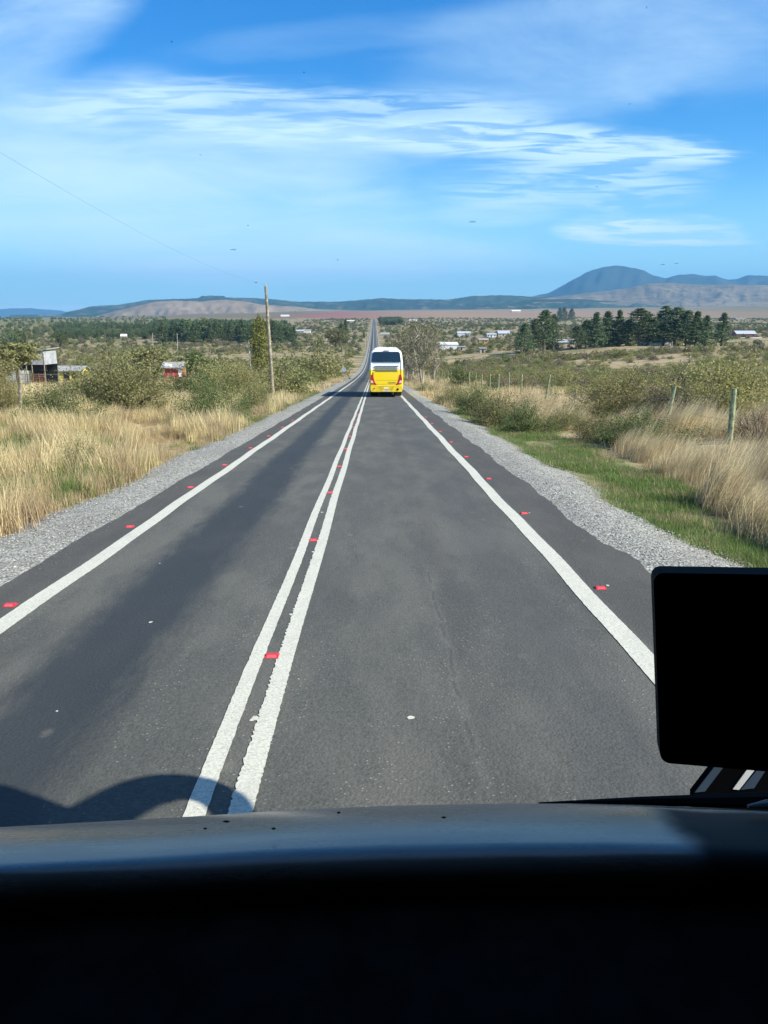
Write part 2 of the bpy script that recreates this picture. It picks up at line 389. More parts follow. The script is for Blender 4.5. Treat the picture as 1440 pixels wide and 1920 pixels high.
L4 = strip('m', bend(2.06), bend(2.26), .041, M_paint, .0015, .0015, 1, step=.06, seed=6)
def patch(x, y, w, l, seed):
    rg = np.random.default_rng(seed); n = 9; ang = np.linspace(0, 2*math.pi, n, endpoint=False)
    rr = rg.uniform(.5, 1, n); X = x+np.cos(ang)*w*rr; Y = y+np.sin(ang)*l*rr; Z = P(Y)+.0392
    X = np.concatenate([[x], X]); Y = np.concatenate([[y], Y]); Z = np.concatenate([[float(P(y))+.0392], Z])
    q = np.array([[0, 1+i, 1+(i+1) % n, 1+(i+1) % n] for i in range(n)])
    return X, Y, Z, q
fl = []
V = []; Q = []; o = 0
for X, Y, Z, q in (L1, L2, L3, L4):
    V.append(np.stack([X, Y, Z], -1).reshape(-1, 3)); Q.append(q+o); o += X.size
tag(obj('road_markings', mesh_np('road_markings', np.concatenate(V), np.concatenate(Q), M_paint)), 'white double centre line and white edge lines painted on the road', 'road markings', kind='structure')
# stray paint drips beside the centre line and studs
mb = MB()
def gpr(px, py):                       # pixel to point on the near road plane
    r = ray(px, py); t = 2.33/(-(r.z+.058*r.y)); return r*t
for px, py, w in ((587, 1040, .03), (547, 1159, .03), (480, 1356, .035), (472, 1360, .02), (283, 1174, .02), (1139, 1104, .025), (992, 966, .02), (604, 965, .03), (108, 1343, .012), (560, 1282, .01), (300, 1062, .012), (772, 1355, .03)):
    p = gpr(px, py); n = 8
    vs = [(p.x+math.cos(j*2*math.pi/n)*w*random.uniform(.6, 1.1), p.y+math.sin(j*2*math.pi/n)*w*random.uniform(.5, 1.2), float(P(p.y))+.0395) for j in range(n)]
    mb.add(vs, [tuple(range(n))])
po = mb.build('paint_drips', M_paint); tag(po, 'small white paint drips spattered on the asphalt', 'paint', kind='structure')
# gravel shoulders
m, k, bs, co = newmat('shoulder gravel')
v1 = k.vor(co, 26, 'Color'); d1 = k.vor(co, 26); s_ = k.new('ShaderNodeSeparateColor'); k.put(s_.inputs[0], v1)
c = k.mix(s_.outputs[0], (.15, .155, .138), (.42, .43, .385))
lg = k.noise(k.mapping(co, (1.5, .4, 1)), 1.0, 5, .6)
c = k.mix(k.m('MULTIPLY', k.ramp(lg, .5, .66), .55), c, (.20, .195, .18))
c = k.mix(k.ramp(d1, .55, .8, 0, .7), c, (.10, .10, .095))
c = k.mix(k.m('MULTIPLY', k.ramp(k.noise(co, .9, 5, .6), .55, .7), .35), c, (.24, .225, .165))
k.put(bs.inputs['Base Color'], c); bs.inputs['Roughness'].default_value = .9; bs.inputs['Specular IOR Level'].default_value = .2
k.put(bs.inputs['Normal'], k.bump(k.m('MULTIPLY', d1, -1), .9, .02)); M_grav = m
def lg_out(y): return -5.18-(.10*np.sin(y*.7)+.05*np.sin(y*2.2))*(1-ss(y, 45, 65))
def rg_out(y): return 4.45+(.14*np.sin(y*.8+.6)+.08*np.sin(y*2.2))*(1-ss(y, 45, 65))-.5*ss(y, 25, 70)
def gravel(xa, xb, s0, side):
    X, Y, Z, q = strip('g', xa, xb, 0, M_grav, .03 if side < 0 else 0, .05 if side > 0 else 0, 14, seed=s0, y1=2400)
    hx = np.abs(X); t = np.linspace(0, 1, X.shape[1])[None, :]
    t = t if side > 0 else 1-t
    near = (Y < 80)
    Z = Z+.022+.03*np.sin(t**1.6*math.pi)*near+np.random.default_rng(s0).normal(0, .006, X.shape)*near*(t > .2)*(t < .95)
    if side > 0: Z = Z-.20*ss(X, 3.3, 5.0)*near
    else: Z = Z-.06*ss(-X, 4.2, 6.0)*near
    return X, Y, Z, q
gr_ = gravel(lambda y: wr(y)-.25, rg_out, 11, 1); gl_ = gravel(lg_out, lambda y: wl(y)+.25, 12, -1)
strip_obj('gravel_shoulder', M_grav, [gr_, gl_], label='pale grey gravel shoulders along both edges of the road', cat='gravel')
# loose stones and tufts through geometry nodes
def scatter(name, pts, scl, idxs, protos, mat_label, tiltx=None, rz=None, cat='grass', label=''):
    n = len(pts); me = bpy.data.meshes.new(name); me.vertices.add(n); me.vertices.foreach_set('co', np.asarray(pts, np.float32).ravel())
    rz = RNG.uniform(0, 6.28, n) if rz is None else rz
    for nm, arr in (('scl', scl), ('rz', rz)):
        a_ = me.attributes.new(nm, 'FLOAT', 'POINT'); a_.data.foreach_set('value', np.asarray(arr, np.float32))
    a_ = me.attributes.new('pid', 'INT', 'POINT'); a_.data.foreach_set('value', np.asarray(idxs, np.int32))
    ob = obj(name, me)
    c_ = bpy.data.collections.new(name+'_kinds')
    for i, pm in enumerate(protos):
        c_.objects.link(bpy.data.objects.new('kind_%02d_%s' % (i, name), pm))
    ng = bpy.data.node_groups.new(name+'_nodes', 'GeometryNodeTree')
    ng.interface.new_socket('Geometry', in_out='INPUT', socket_type='NodeSocketGeometry'); ng.interface.new_socket('Geometry', in_out='OUTPUT', socket_type='NodeSocketGeometry')
    N = ng.nodes; Lk = ng.links
    gi = N.new('NodeGroupInput'); go = N.new('NodeGroupOutput'); ip = N.new('GeometryNodeInstanceOnPoints')
    ci = N.new('GeometryNodeCollectionInfo'); ci.inputs[0].default_value = c_; ci.inputs[1].default_value = True; ci.inputs[2].default_value = True
    def na(nm, ty):
        q = N.new('GeometryNodeInputNamedAttribute'); q.data_type = ty; q.inputs[0].default_value = nm
        return [s for s in q.outputs if s.enabled and s.name == 'Attribute'][0]
    cx = N.new('ShaderNodeCombineXYZ'); Lk.new(na('rz', 'FLOAT'), cx.inputs[2])
    cs = N.new('ShaderNodeCombineXYZ'); sc_ = na('scl', 'FLOAT')
    for j in range(3): Lk.new(sc_, cs.inputs[j])
    Lk.new(gi.outputs[0], ip.inputs['Points']); Lk.new(ci.outputs[0], ip.inputs['Instance']); ip.inputs['Pick Instance'].default_value = True
    Lk.new(na('pid', 'INT'), ip.inputs['Instance Index']); Lk.new(cx.outputs[0], ip.inputs['Rotation']); Lk.new(cs.outputs[0], ip.inputs['Scale'])
    Lk.new(ip.outputs[0], go.inputs[0])
    md = ob.modifiers.new('scatter', 'NODES'); md.node_group = ng
    tag(ob, label, cat, kind='stuff'); return ob
M_stone = None
m, k, bs, co = newmat('loose stone')
oi = k.new('ShaderNodeObjectInfo')
k.put(bs.inputs['Base Color'], k.mix(oi.outputs['Random'], (.13, .133, .12), (.46, .465, .42))); bs.inputs['Roughness'].default_value = .9; M_stone = m
def stone_mesh(seed):
    rg = np.random.default_rng(seed)
    v = np.array([(1, 0, 0), (-1, 0, 0), (0, 1, 0), (0, -1, 0), (0, 0, 1), (0, 0, -1)], float)*rg.uniform(.6, 1.1, (6, 1))*np.array([1, .8, .6])
    f = np.array([(0, 2, 4), (2, 1, 4), (1, 3, 4), (3, 0, 4), (2, 0, 5), (1, 2, 5), (3, 1, 5), (0, 3, 5)])
    return mesh_np('stone', v, f, M_stone)
n = 26000
yy = 5+46*RNG.uniform(0, 1, n)**1.7; side = RNG.uniform(0, 1, n) < .62
a_ = np.where(side, wr(yy)+.06, lg_out(yy)-.05); b_ = np.where(side, rg_out(yy)+.2, wl(yy)-.08)
tt = RNG.uniform(0, 1, n); xx = a_*(1-tt)+b_*tt
zz = P(yy)+.035-np.where(side, .20*ss(xx, 3.3, 5.0), .06*ss(-xx, 4.2, 6.0))+.018*np.sin(tt*math.pi)
ex = 260; ey = RNG.uniform(5, 24, ex); exx = np.where(RNG.uniform(0, 1, ex) < .5, wr(ey)-RNG.exponential(.12, ex), wl(ey)+RNG.exponential(.1, ex))
pts = np.concatenate([np.stack([xx, yy, zz], -1), np.stack([exx, ey, P(ey)+.04], -1)])
scl = np.concatenate([RNG.uniform(.007, .02, n)+(RNG.uniform(0, 1, n) < .05)*.012, RNG.uniform(.004, .009, ex)])
scatter('gravel_stones', pts, scl, RNG.integers(0, 4, len(pts)), [stone_mesh(i) for i in range(4)], '', cat='gravel', label='loose pale stones lying on the gravel shoulders')
# ------------------------------------------------------------------ red road studs
M_stud = plain('red stud plastic', (.62, .02, .03), .4, .1); M_lens = plain('stud lens', (.85, .10, .12), .2, .1, 30)
def make_stud():
    r = empty('road_stud', (0, 0, 0)); w, d, h = .058, .052, .02
    mb = MB(); mb.add([(-w, -d, 0), (w, -d, 0), (w, d, 0), (-w, d, 0), (-w*.82, -d*.35, h), (w*.82, -d*.35, h), (w*.82, d*.35, h), (-w*.82, d*.35, h)],
                      [(0, 3, 2, 1), (4, 5, 6, 7), (0, 1, 5, 4), (1, 2, 6, 5), (2, 3, 7, 6), (3, 0, 4, 7)])
    mb.build('stud_body', M_stud, r, bevel=.003)
    mb = MB(); mb.add([(-w*.7, -d*.93, h*.16), (w*.7, -d*.93, h*.16), (w*.6, -d*.45, h*.93), (-w*.6, -d*.45, h*.93),
                       (-w*.7, -d*.85, h*.10), (w*.7, -d*.85, h*.10), (w*.6, -d*.40, h*.85), (-w*.6, -d*.40, h*.85)], [(0, 1, 2, 3), (7, 6, 5, 4), (0, 4, 5, 1), (1, 5, 6, 2), (2, 6, 7, 3), (3, 7, 4, 0)])
    mb.build('reflector_lens', M_lens, r); return r
proto = make_stud(); used = False
slope = math.atan(-.058)
def put_stud(x, y, lab, grp):
    global used
    z = float(P(y))+.036
    if not used: o = proto; o.location = (x, y, z); used = True
    else: o = dup(proto, (x, y, z))
    o.rotation_euler = (slope, 0, random.uniform(-.04, .04)); o['category'] = 'road stud'; o['label'] = lab; o['group'] = grp
    return o
ordn = ['nearest', 'second nearest', 'third nearest', 'fourth nearest']
sy = lambda px, py: gpr(px, py).y*.985
for s_name, x0, ys_, word in (('centre', -.83, [sy(515, 1230), sy(592, 1013), sy(624, 924)]+[sy(641, 875)+4.0*i for i in range(6)], 'between the double centre lines'),
                        ('left', -3.57, [sy(33, 1135), sy(252, 988), sy(366, 914)]+[sy(431, 872)+3.9*i for i in range(5)], 'outside the left edge line'),
                        ('right', 2.37, [sy(1120, 1103), sy(975, 963)]+[sy(910, 898)+4.0*i for i in range(6)], 'outside the right edge line')):
    for i, y in enumerate(ys_):
        lab = (ordn[i]+' red reflective road stud '+word) if i < 4 else 'distant small red road stud '+word+', beyond the fourth'
        put_stud(x0, y, lab, 'red road studs '+word)
# ------------------------------------------------------------------ vegetation materials
def leafmat(name, c1, c2, trans=.25, rough=.6):
    m, k, bs, co = newmat(name)
    at_ = k.new('ShaderNodeAttribute'); at_.attribute_name = 'tint'
    oi = k.new('ShaderNodeObjectInfo')
    c = k.mix(at_.outputs['Fac'], c1, c2)
    hv = k.new('ShaderNodeHueSaturation'); k.put(hv.inputs['Color'], c)
    k.put(hv.inputs['Value'], k.ramp(oi.outputs['Random'], 0, 1, .85, 1.15)); k.put(hv.inputs['Hue'], k.ramp(oi.outputs['Random'], 0, 1, .49, .508))
    c = hv.outputs[0]
    k.put(bs.inputs['Base Color'], c); bs.inputs['Roughness'].default_value = rough; bs.inputs['Specular IOR Level'].default_value = .15
    tr = k.new('ShaderNodeBsdfTranslucent'); k.put(tr.inputs[0], c)
    mx = k.new('ShaderNodeMixShader'); mx.inputs[0].default_value = trans
    k.l.new(bs.outputs[0], mx.inputs[1]); k.l.new(tr.outputs[0], mx.inputs[2])
    k.l.new(mx.outputs[0], m.node_tree.nodes['Material Output'].inputs[0]); return m
LM = {'olive': leafmat('olive leaves', (.15, .16, .06), (.32, .31, .14), .35),
      'green': leafmat('green leaves', (.075, .115, .04), (.18, .22, .08), .35),
      'yellow': leafmat('yellow green leaves', (.20, .195, .07), (.38, .355, .15), .35),
      'brown': leafmat('grey brown twigs', (.15, .12, .085), (.30, .25, .18)),
      'pine': leafmat('pine needles', (.07, .115, .055), (.16, .215, .10), .25),
      'poplar': leafmat('poplar leaves', (.13, .14, .035), (.26, .25, .08)),
      'euca': leafmat('eucalyptus leaves', (.12, .125, .065), (.25, .24, .13), .35),
      'far': leafmat('far wood', (.075, .115, .05), (.15, .19, .08), .25)}
M_bark = plain('bark', (.17, .14, .11), .9, .3, 8, .1, bump=.5); M_pale = plain('pale bark', (.42, .37, .30), .8, .25, 6, .1)
M_dry = leafmat('dry grass', (.36, .285, .135), (.85, .73, .43), .35); M_dry2 = leafmat('straw brown grass', (.30, .23, .125), (.58, .47, .28), .3)
M_grn = leafmat('green grass', (.09, .15, .04), (.20, .285, .085), .35)
def unit(rg, n):
    v = rg.normal(size=(n, 3)); return v/np.linalg.norm(v, axis=1, keepdims=True)
def leaves(rg, C, size, asp=.55, droop=0.0):
    n = len(C); a_ = unit(rg, n); a_[:, 2] -= droop; a_ /= np.linalg.norm(a_, axis=1, keepdims=True)
    b_ = np.cross(a_, unit(rg, n)); b_ /= np.linalg.norm(b_, axis=1, keepdims=True)+1e-9
    s_ = (size*rg.uniform(.6, 1.4, n))[:, None]
    V = np.stack([C-a_*s_, C+b_*s_*asp, C+a_*s_, C-b_*s_*asp], 1).reshape(-1, 3)
    return V, np.arange(4*n).reshape(-1, 4), np.repeat(rg.uniform(0, 1, n), 4)
def shrub_leaf_mesh(seed, ncl, per, leaf, mat, w=1.25, h=1.6, spread=.22, flat=.6):
    """dome of leaf clumps: w radius, h height"""
    rg = np.random.default_rng(seed)
    a_ = rg.uniform(0, 2*math.pi, ncl); el = np.arcsin(rg.uniform(-.05, 1, ncl)); rr = rg.uniform(.55, 1.05, ncl)
    lob = 1+.22*np.sin(a_*3+seed)+.15*np.sin(a_*5+2*seed)
    C = np.stack([np.cos(a_)*np.cos(el)*w*rr*lob, np.sin(a_)*np.cos(el)*w*rr*lob, .12+np.sin(el)*h*.88*rr*(1+.12*np.sin(a_*2+seed))], -1)
    out = C/np.array([w, w, h]); out /= np.linalg.norm(out, axis=1, keepdims=True)+1e-6
    ct = rg.uniform(0, 1, ncl)
    t = rg.normal(0, 1, (ncl, per, 1)); sp_ = rg.normal(0, spread*.55, (ncl, per, 3))*np.array([1, 1, flat])
    L_ = (C[:, None, :]+out[:, None, :]*t*spread*1.1+sp_).reshape(-1, 3)
    L_[:, 2] = np.maximum(L_[:, 2], .02)
    V, Fq, tt_ = leaves(rg, L_, leaf)
    tt_ = np.clip(.6*tt_+.4*np.repeat(ct, per*4), 0, 1)
    return mesh_np('foliage', V, Fq, mat, tt_), C
def stems_mesh(seed, C, mat, n=26, r=.018, twigs=0):
    rg = np.random.default_rng(seed+50); mb = MB()
    for i in rg.choice(len(C), min(n, len(C)), replace=False):
        c = C[i]; b_ = np.array([c[0]*.12+rg.normal(0, .05), c[1]*.12+rg.normal(0, .05), 0]); mid = b_*.5+c*.5+rg.normal(0, .07, 3)
        mb.tube([b_, mid, c], [r, r*.7, r*.3], 3, False)
    for i in range(twigs):
        c = C[rg.integers(len(C))]; d_ = c/np.linalg.norm(c)+rg.normal(0, .45, 3); d_[2] += .3; L0 = rg.uniform(.25, .6)
        mb.tube([c*.75, c*.75+d_*L0*.5+rg.normal(0, .04, 3), c*.75+d_*L0], [.009, .006, .003], 3, False)
    me = bpy.data.meshes.new('stems'); me.from_pydata(mb.v, [], mb.f); me.materials.append(mat); me.update(); return me
PROT = {}
def proto_shrub(kind, lod, var):
    key = (kind, lod, var)
    if key in PROT: return PROT[key]
    sd = hash_(kind)*7+var*13+lod
    if lod == 0: fm, C = shrub_leaf_mesh(sd, 150, 84 if kind != 'brown' else 34, .028 if kind != 'brown' else .022, LM[kind])
    elif lod == 1: fm, C = shrub_leaf_mesh(sd, 80, 34, .055, LM[kind])
    else: fm, C = shrub_leaf_mesh(sd, 34, 12, .16, LM[kind], spread=.25)
    sm_ = stems_mesh(sd, C, M_bark, (40 if lod == 0 else 14), .018 if lod == 0 else .03, (160 if kind == 'brown' else 50) if lod == 0 else 0) if lod < 2 else None
    PROT[key] = (fm, sm_); return PROT[key]
def hash_(s_): return sum(ord(c)*(i+3) for i, c in enumerate(s_)) % 97
def shrub(x, y, w, h, kind, lod, label, group=None, cat='shrub', name='thorn_shrub', sink=.05):
    fm, sm_ = proto_shrub(kind, lod, random.randint(0, 2 if lod else 1))
    z = g1(x, y)-sink
    if sm_ is not None:
        o = empty(name, (x, y, z), random.uniform(0, 6.28), label, cat, group); o.scale = (w/2.5, w/2.5, h/1.6)
        obj('foliage', fm, o); obj('stems', sm_, o)
    else:
        o = obj(name, fm); o.location = (x, y, z); o.rotation_euler = (0, 0, random.uniform(0, 6.28)); o.scale = (w/2.5, w/2.5, h/1.6); tag(o, label, cat, group)
    return o
def shrub_px(px, pyb, wpx, hpx, kind, label, lod=None, Y=None, **kw):
    p = gp(px, pyb) if Y is None else at(px, pyb, Y)
    s_ = p.length/F; w = wpx*s_; h = max(.4, at(px, pyb-hpx, p.y).z-g1(p.x, p.y)+.05)
    if lod is None: lod = 0 if p.y < 62 else 1
    if p.x < 0: p.x = min(p.x, -5.7-w*.45)
    else: p.x = max(p.x, (4.6 if p.y < 26 else 4.1)+w*.42)
    return shrub(p.x, p.y, w, h, kind, lod, label, **kw)
# named shrubs  (px, base py, width px, height px)
shrub_px(118, 806, 120, 84, 'green', 'dark green shrub in tall dry grass, left of the post at left verge')
shrub_px(160, 770, 150, 70, 'olive', 'low olive shrub at the foot of the weathered left fence post')
shrub_px(235, 778, 165, 116, 'olive', 'largest bushy olive thorn shrub left of the road, before the sheds')
shrub_px(345, 746, 120, 42, 'green', 'dense green shrub in front of the red shack')
shrub_px(8, 770, 60, 80, 'yellow', 'yellow green shrub at the far left edge of the verge')
shrub_px(395, 738, 120, 70, 'olive', 'rounded olive shrub behind the bright dry grass on the left')
shrub_px(440, 752, 120, 70, 'yellow', 'yellowish shrub left of the wooden utility pole')
shrub_px(470, 792, 110, 92, 'green', 'dark green shrub at the gravel edge before the utility pole')
shrub_px(505, 772, 70, 60, 'olive', 'low olive shrub directly below the utility pole')
shrub_px(215, 905, 78, 82, 'green', 'small green weed bush standing in dry grass at the left gravel edge')
shrub_px(560, 742, 110, 62, 'olive', 'olive shrub just right of the utility pole')
shrub_px(612, 736, 90, 52, 'green', 'green shrub at left verge below the round road sign')
shrub_px(590, 712, 120, 62, 'olive', 'wide olive bush behind the white mailbox post')
shrub_px(660, 706, 50, 40, 'olive', 'small bush right of the round road sign')
shrub_px(1270, 800, 150, 100, 'brown', 'bare grey brown thorn bush behind the leaning green fence post', Y=34)
shrub_px(1350, 790, 190, 120, 'yellow', 'large yellow green thorn bush behind the nearest fence posts', Y=33)
shrub_px(1170, 778, 170, 84, 'yellow', 'yellow olive bush left of the bare thorn bush', Y=37)
shrub_px(1110, 780, 110, 52, 'brown', 'low twiggy bush beside the leaning dark fence post', Y=46)
shrub_px(1200, 836, 150, 66, 'green', 'dark green bush spreading over the grass below the leaning post')
shrub_px(1130, 826, 110, 50, 'olive', 'low olive bush between green sward and dry tussocks')
shrub_px(985, 812, 100, 58, 'green', 'dark leafy bush beside the right gravel, nearest the sward')
shrub_px(930, 800, 100, 60, 'olive', 'olive bush spilling on to the right gravel shoulder')
shrub_px(880, 782, 90, 56, 'green', 'green bush at right gravel edge right of the bus')
shrub_px(1060, 806, 80, 36, 'olive', 'small olive bush left of the dry tussocks')
shrub_px(840, 762, 60, 40, 'olive', 'bush at the start of the right fence line')
shrub_px(1420, 830, 110, 66, 'brown', 'twiggy bush right of the nearest fence post')
shrub_px(866, 726, 48, 46, 'green', 'dark rounded bush behind the far fence posts')
# individual scattered shrubs, both sides
cnt = 0
side_lab = {('olive', 0): 'olive thorn shrub among the scrub left of the road', ('olive', 1): 'olive thorn shrub in the open scrub beyond the right fence',
            ('green', 0): 'darker green shrub among the scrub left of the road', ('green', 1): 'darker green shrub in the open scrub beyond the right fence',
            ('yellow', 0): 'yellow green shrub among the scrub left of the road', ('yellow', 1): 'yellow green shrub in the open scrub beyond the right fence',
            ('brown', 0): 'grey brown leafless shrub among the scrub left of the road', ('brown', 1): 'grey brown leafless shrub in the open scrub beyond the right fence'}
clear = [(60, 118, 9), (-46, 117, 14), (-34, 128, 8)]
def ok(x, y, pad=0):
    if -8.2-pad < x < (5.4 if y > 60 else 11.5)+pad: return False
    for cx_, cy_, cr_ in ((-47, 104, 10), (-33, 113, 8), (-44, 90, 6), (-50, 112, 13)):
        if (x-cx_)**2+(y-cy_)**2 < cr_*cr_: return False
    return True
def auto_label(kd, px, y, w):
    sz = 'large' if w > 3.2 else ('middling' if w > 2.3 else 'small')
    col = {'olive': 'olive', 'green': 'dark green', 'yellow': 'yellow green', 'brown': 'leafless grey brown'}[kd]
    dep = 'near the verge' if y < 75 else ('at middle distance' if y < 130 else 'far back')
    zones = [(60, 'before the raised corrugated shed'), (180, 'before the low yellow building'), (300, 'between the yellow building and red shack'), (400, 'by the red shack'), (500, 'left of the utility pole'),
             (700, 'between the utility pole and road'), (830, 'behind the eucalyptus side fence'), (960, 'below the white shed'), (1060, 'below the left pine cluster'), (1180, 'below the left half of the pine row'),
             (1300, 'below the right half of the pine row'), (1380, 'below the last pine'), (9999, 'below the red walled house')]
    z_ = next(t for a, t in zones if px < a)
    return '%s %s shrub %s, %s' % (sz, col, z_, dep)
placed = []
tries = 0
while cnt < 265 and tries < 20000:
    tries += 1
    y = 36+190*random.random()**1.35; px = random.uniform(-30, 1470); x = (px-702)/1450*y
    if not ok(x, y): continue
    if x < 0 and y < 44: continue
    if x > 0 and y < 66 and random.random() < .6: continue
    if y < 120 and (-10 < px < 165): continue
    if y < 118 and 282 < px < 368: continue
    w = random.uniform(1.6, 4.2); h = w*random.uniform(.34, .52)
    if x > 0 and y < 100: h *= .8
    if 0 < x < 11 and y < 200: h = min(h, .85); w = min(w, 2.2)
    if any((x-a)**2+(y-b)**2 < (.62*(w+c)/2*1.25)**2 for a, b, c in placed): continue
    placed.append((x, y, w))
    kd = random.choices(['olive', 'green', 'yellow', 'brown'], [5, 2.2, 3, 1.3])[0]; sd_ = 0 if x < 0 else 1
    shrub(x, y, w, h, kd, 0 if y < 55 else 1, auto_label(kd, px, y, w), 'scrub shrubs left of the road' if sd_ == 0 else 'scrub shrubs right of the road')
    cnt += 1
# uncountable scrub further out, as one mass
def far_scrub(name, n, y0, y1, pw, s0, s1, kinds, label, xlim=None, seed=5, patch_=True, lod=2):
    rg = np.random.default_rng(seed); y = np.exp(rg.uniform(math.log(y0), math.log(y1), n*3)) if pw == 0 else y0+(y1-y0)*rg.uniform(0, 1, n*3)**pw
    px = rg.uniform(-60, 1500, n*3); x = (px-702)/1450*y
    nz = np.sin(x*.021+y*.013)+np.sin(x*.047-y*.031+2)+np.sin(x*.008-y*.02)
    keep = ((x < -9) | (x > 8)) & ((nz > -1.1) | (~np.bool_(patch_)))
    if xlim: keep &= xlim(x, y)
    x = x[keep][:n]; y = y[keep][:n]
    pr = []
    for kd in kinds:
        for vv in range(2): pr.append(proto_shrub(kd, lod, vv)[0])
    scatter(name, np.stack([x, y, G(x, y)-.1], -1), rg.uniform(s0, s1, len(x))*rg.choice([1, 1, 1.5], len(x)), rg.integers(0, len(pr), len(x)), pr, '', cat='scrub', label=label)
noshed = lambda x, y: ~(((x+47)**2+(y-104)**2 < 140) | ((x+33)**2+(y-113)**2 < 80) | ((x > 85) & (x < 200) & (y > 330) & (y < 400)))
noshed2 = lambda x, y: noshed(x, y) & ~((x < 0) & (y < 112) & (702+1450*x/y < 160)) & ~((y < 118) & (702+1450*x/y > 285) & (702+1450*x/y < 362))
far_scrub('scrub', 1500, 70, 300, 1.2, .5, 1.0, ['olive', 'olive', 'yellow', 'green', 'brown'], 'olive thorn scrub between the larger shrubs', lambda x, y: noshed2(x, y) & ~((x > 0) & (x < 11.5) & (y < 190)), 5, True, 1)
far_scrub('middle_scrub', 3300, 280, 620, 1.1, .55, 1.1, ['olive', 'olive', 'yellow', 'green', 'brown'], 'olive thorn scrub covering the middle distance', noshed, 15)
far_scrub('distant_scrub', 6500, 560, 2500, .9, .8, 1.7, ['green', 'olive', 'brown', 'green'], 'dotted grey green scrub on the far pale plain', lambda x, y: ~((x < -150) & (y > 800)), 6, False)
# ------------------------------------------------------------------ grass
def tuft_mesh(seed, n, h, mat, rad, lean=(0, 0), curl=.35, wid=.006, segs=3):
    rg = np.random.default_rng(seed); B = np.stack([rg.normal(0, rad, n), rg.normal(0, rad, n), np.zeros(n)], -1)
    hh = h*rg.uniform(.5, 1.15, n); a_ = rg.uniform(0, 2*math.pi, n); sp_ = rg.uniform(.1, 1, n)*curl
    D = np.stack([np.cos(a_)*sp_+lean[0], np.sin(a_)*sp_+lean[1], np.ones(n)], -1)
    wv = np.stack([-np.sin(a_+rg.uniform(-1, 1, n)), np.cos(a_), np.zeros(n)], -1)*wid
    rowsv = []
    for s_ in range(segs+1):
        t = s_/segs; ctr = B+np.stack([D[:, 0]*hh*(t**1.7), D[:, 1]*hh*(t**1.7), hh*t*(1-.25*t*sp_)], -1)
        wt_ = wv*(1-t*.85); rowsv += [ctr-wt_, ctr+wt_]
    V = np.stack(rowsv, 1).reshape(-1, 3); K = 2*(segs+1)
    base_ = (np.arange(n)*K)[:, None, None]; q = np.array([[2*s_, 2*s_+1, 2*s_+3, 2*s_+2] for s_ in range(segs)])[None]
    return mesh_np('tuft', V, (base_+q).reshape(-1, 4), mat, np.repeat(rg.uniform(0, 1, n), K))
T = [tuft_mesh(1, 110, .62, M_dry, .13, (.15, .05), .35), tuft_mesh(2, 110, .50, M_dry2, .15, (.1, 0), .5), tuft_mesh(3, 90, .75, M_dry, .12, (.25, .1), .3), tuft_mesh(4, 120, .38, M_dry2, .18, (.05, 0), .7)]
def gfield(name, n, reg, protos, weights, s0, s1, label, seed, rz0=None, vary=0, lowid=0):
    rg = np.random.default_rng(seed); x, y = reg(rg, n)
    ids = rg.choice(len(protos), len(x), p=np.array(weights)/sum(weights))
    rz = rg.normal(rz0, .5, len(x)) if rz0 is not None else rg.uniform(0, 6.28, len(x))
    nz = np.sin(x*1.1+y*.42+seed)+np.sin(x*.37-y*.61+2)+.6*np.sin(x*2.3+y*1.3)
    sc_ = rg.uniform(s0, s1, len(x))*(1 if not vary else np.clip(.78+.34*nz, .28, 1.3)); ids = np.where(vary*(nz < -.35)*(rg.uniform(0, 1, len(x)) < .85), lowid, ids) if vary else ids
    scatter(name, np.stack([x, y, G(x, y)-.02], -1), sc_, ids, protos, '', rz=rz, label=label, cat='grass')
def reg_left(rg, n):
    y = 5.5+52*rg.uniform(0, 1, n)**1.25; d_ = rg.uniform(0, 1, n)**.8*(2+y*.36); x = lg_out(y)-.02-d_
    kp = (rg.uniform(0, 1, n) < .45+.55*(np.sin(x*.9+y*.35)+np.sin(x*.4-y*.7) > -.6)); return x[kp], y[kp]
gfield('dry_grass', 9500, reg_left, T, [3, 3, 2, 2], .65, 1.25, 'tall straw coloured dry grass on the left verge', 21, vary=1, lowid=3)
M_dryr = leafmat('tall straw grass', (.30, .235, .115), (.92, .80, .50), .35)
TR = [tuft_mesh(11, 110, 1.0, M_dryr, .16, (.5, .1), .3, .005, 4), tuft_mesh(12, 110, .8, M_dryr, .18, (.45, .05), .4, .005, 4), tuft_mesh(13, 120, .6, M_dry2, .2, (.3, 0), .6, .005, 4)]
def reg_right(rg, n):
    y = 8+40*rg.uniform(0, 1, n)**1.5; x0 = np.interp(y, [8, 11, 16, 22, 26, 50], [5.5, 5.8, 6.6, 7.3, 8.0, 5.6]); x = x0+rg.uniform(0, 1, n)**1.3*(7+.22*y)
    kp = (y < 25) | (rg.uniform(0, 1, n) < .45); return x[kp], y[kp]
gfield('leaning_dry_grass', 4200, reg_right, TR, [3, 3, 2], .6, 1.05, 'tall pale dry grass leaning right below the nearest fence post', 22, 0.0, vary=1, lowid=2)
TG = [tuft_mesh(31, 80, .11, M_grn, .16, (.05, 0), .9, .005, 2), tuft_mesh(32, 80, .19, M_grn, .13, (.1, 0), .7, .005, 3), tuft_mesh(33, 60, .2, M_dry2, .15, (.05, 0), .7, .004, 2)]
def reg_green(rg, n):
    y = 7.5+38*rg.uniform(0, 1, n)**1.2; x = rg_out(y)-.1+rg.beta(1.3, 2.2, n)*2.7
    kp = (np.sin(x*1.9+y*.5)+np.sin(y*.9-x)+rg.normal(0, .5, n) > -.35); return x[kp], y[kp]
gfield('green_grass', 6500, reg_green, TG, [5, 1.8, .7], .6, 1.2, 'short green grass between the right gravel and dry grass', 23)
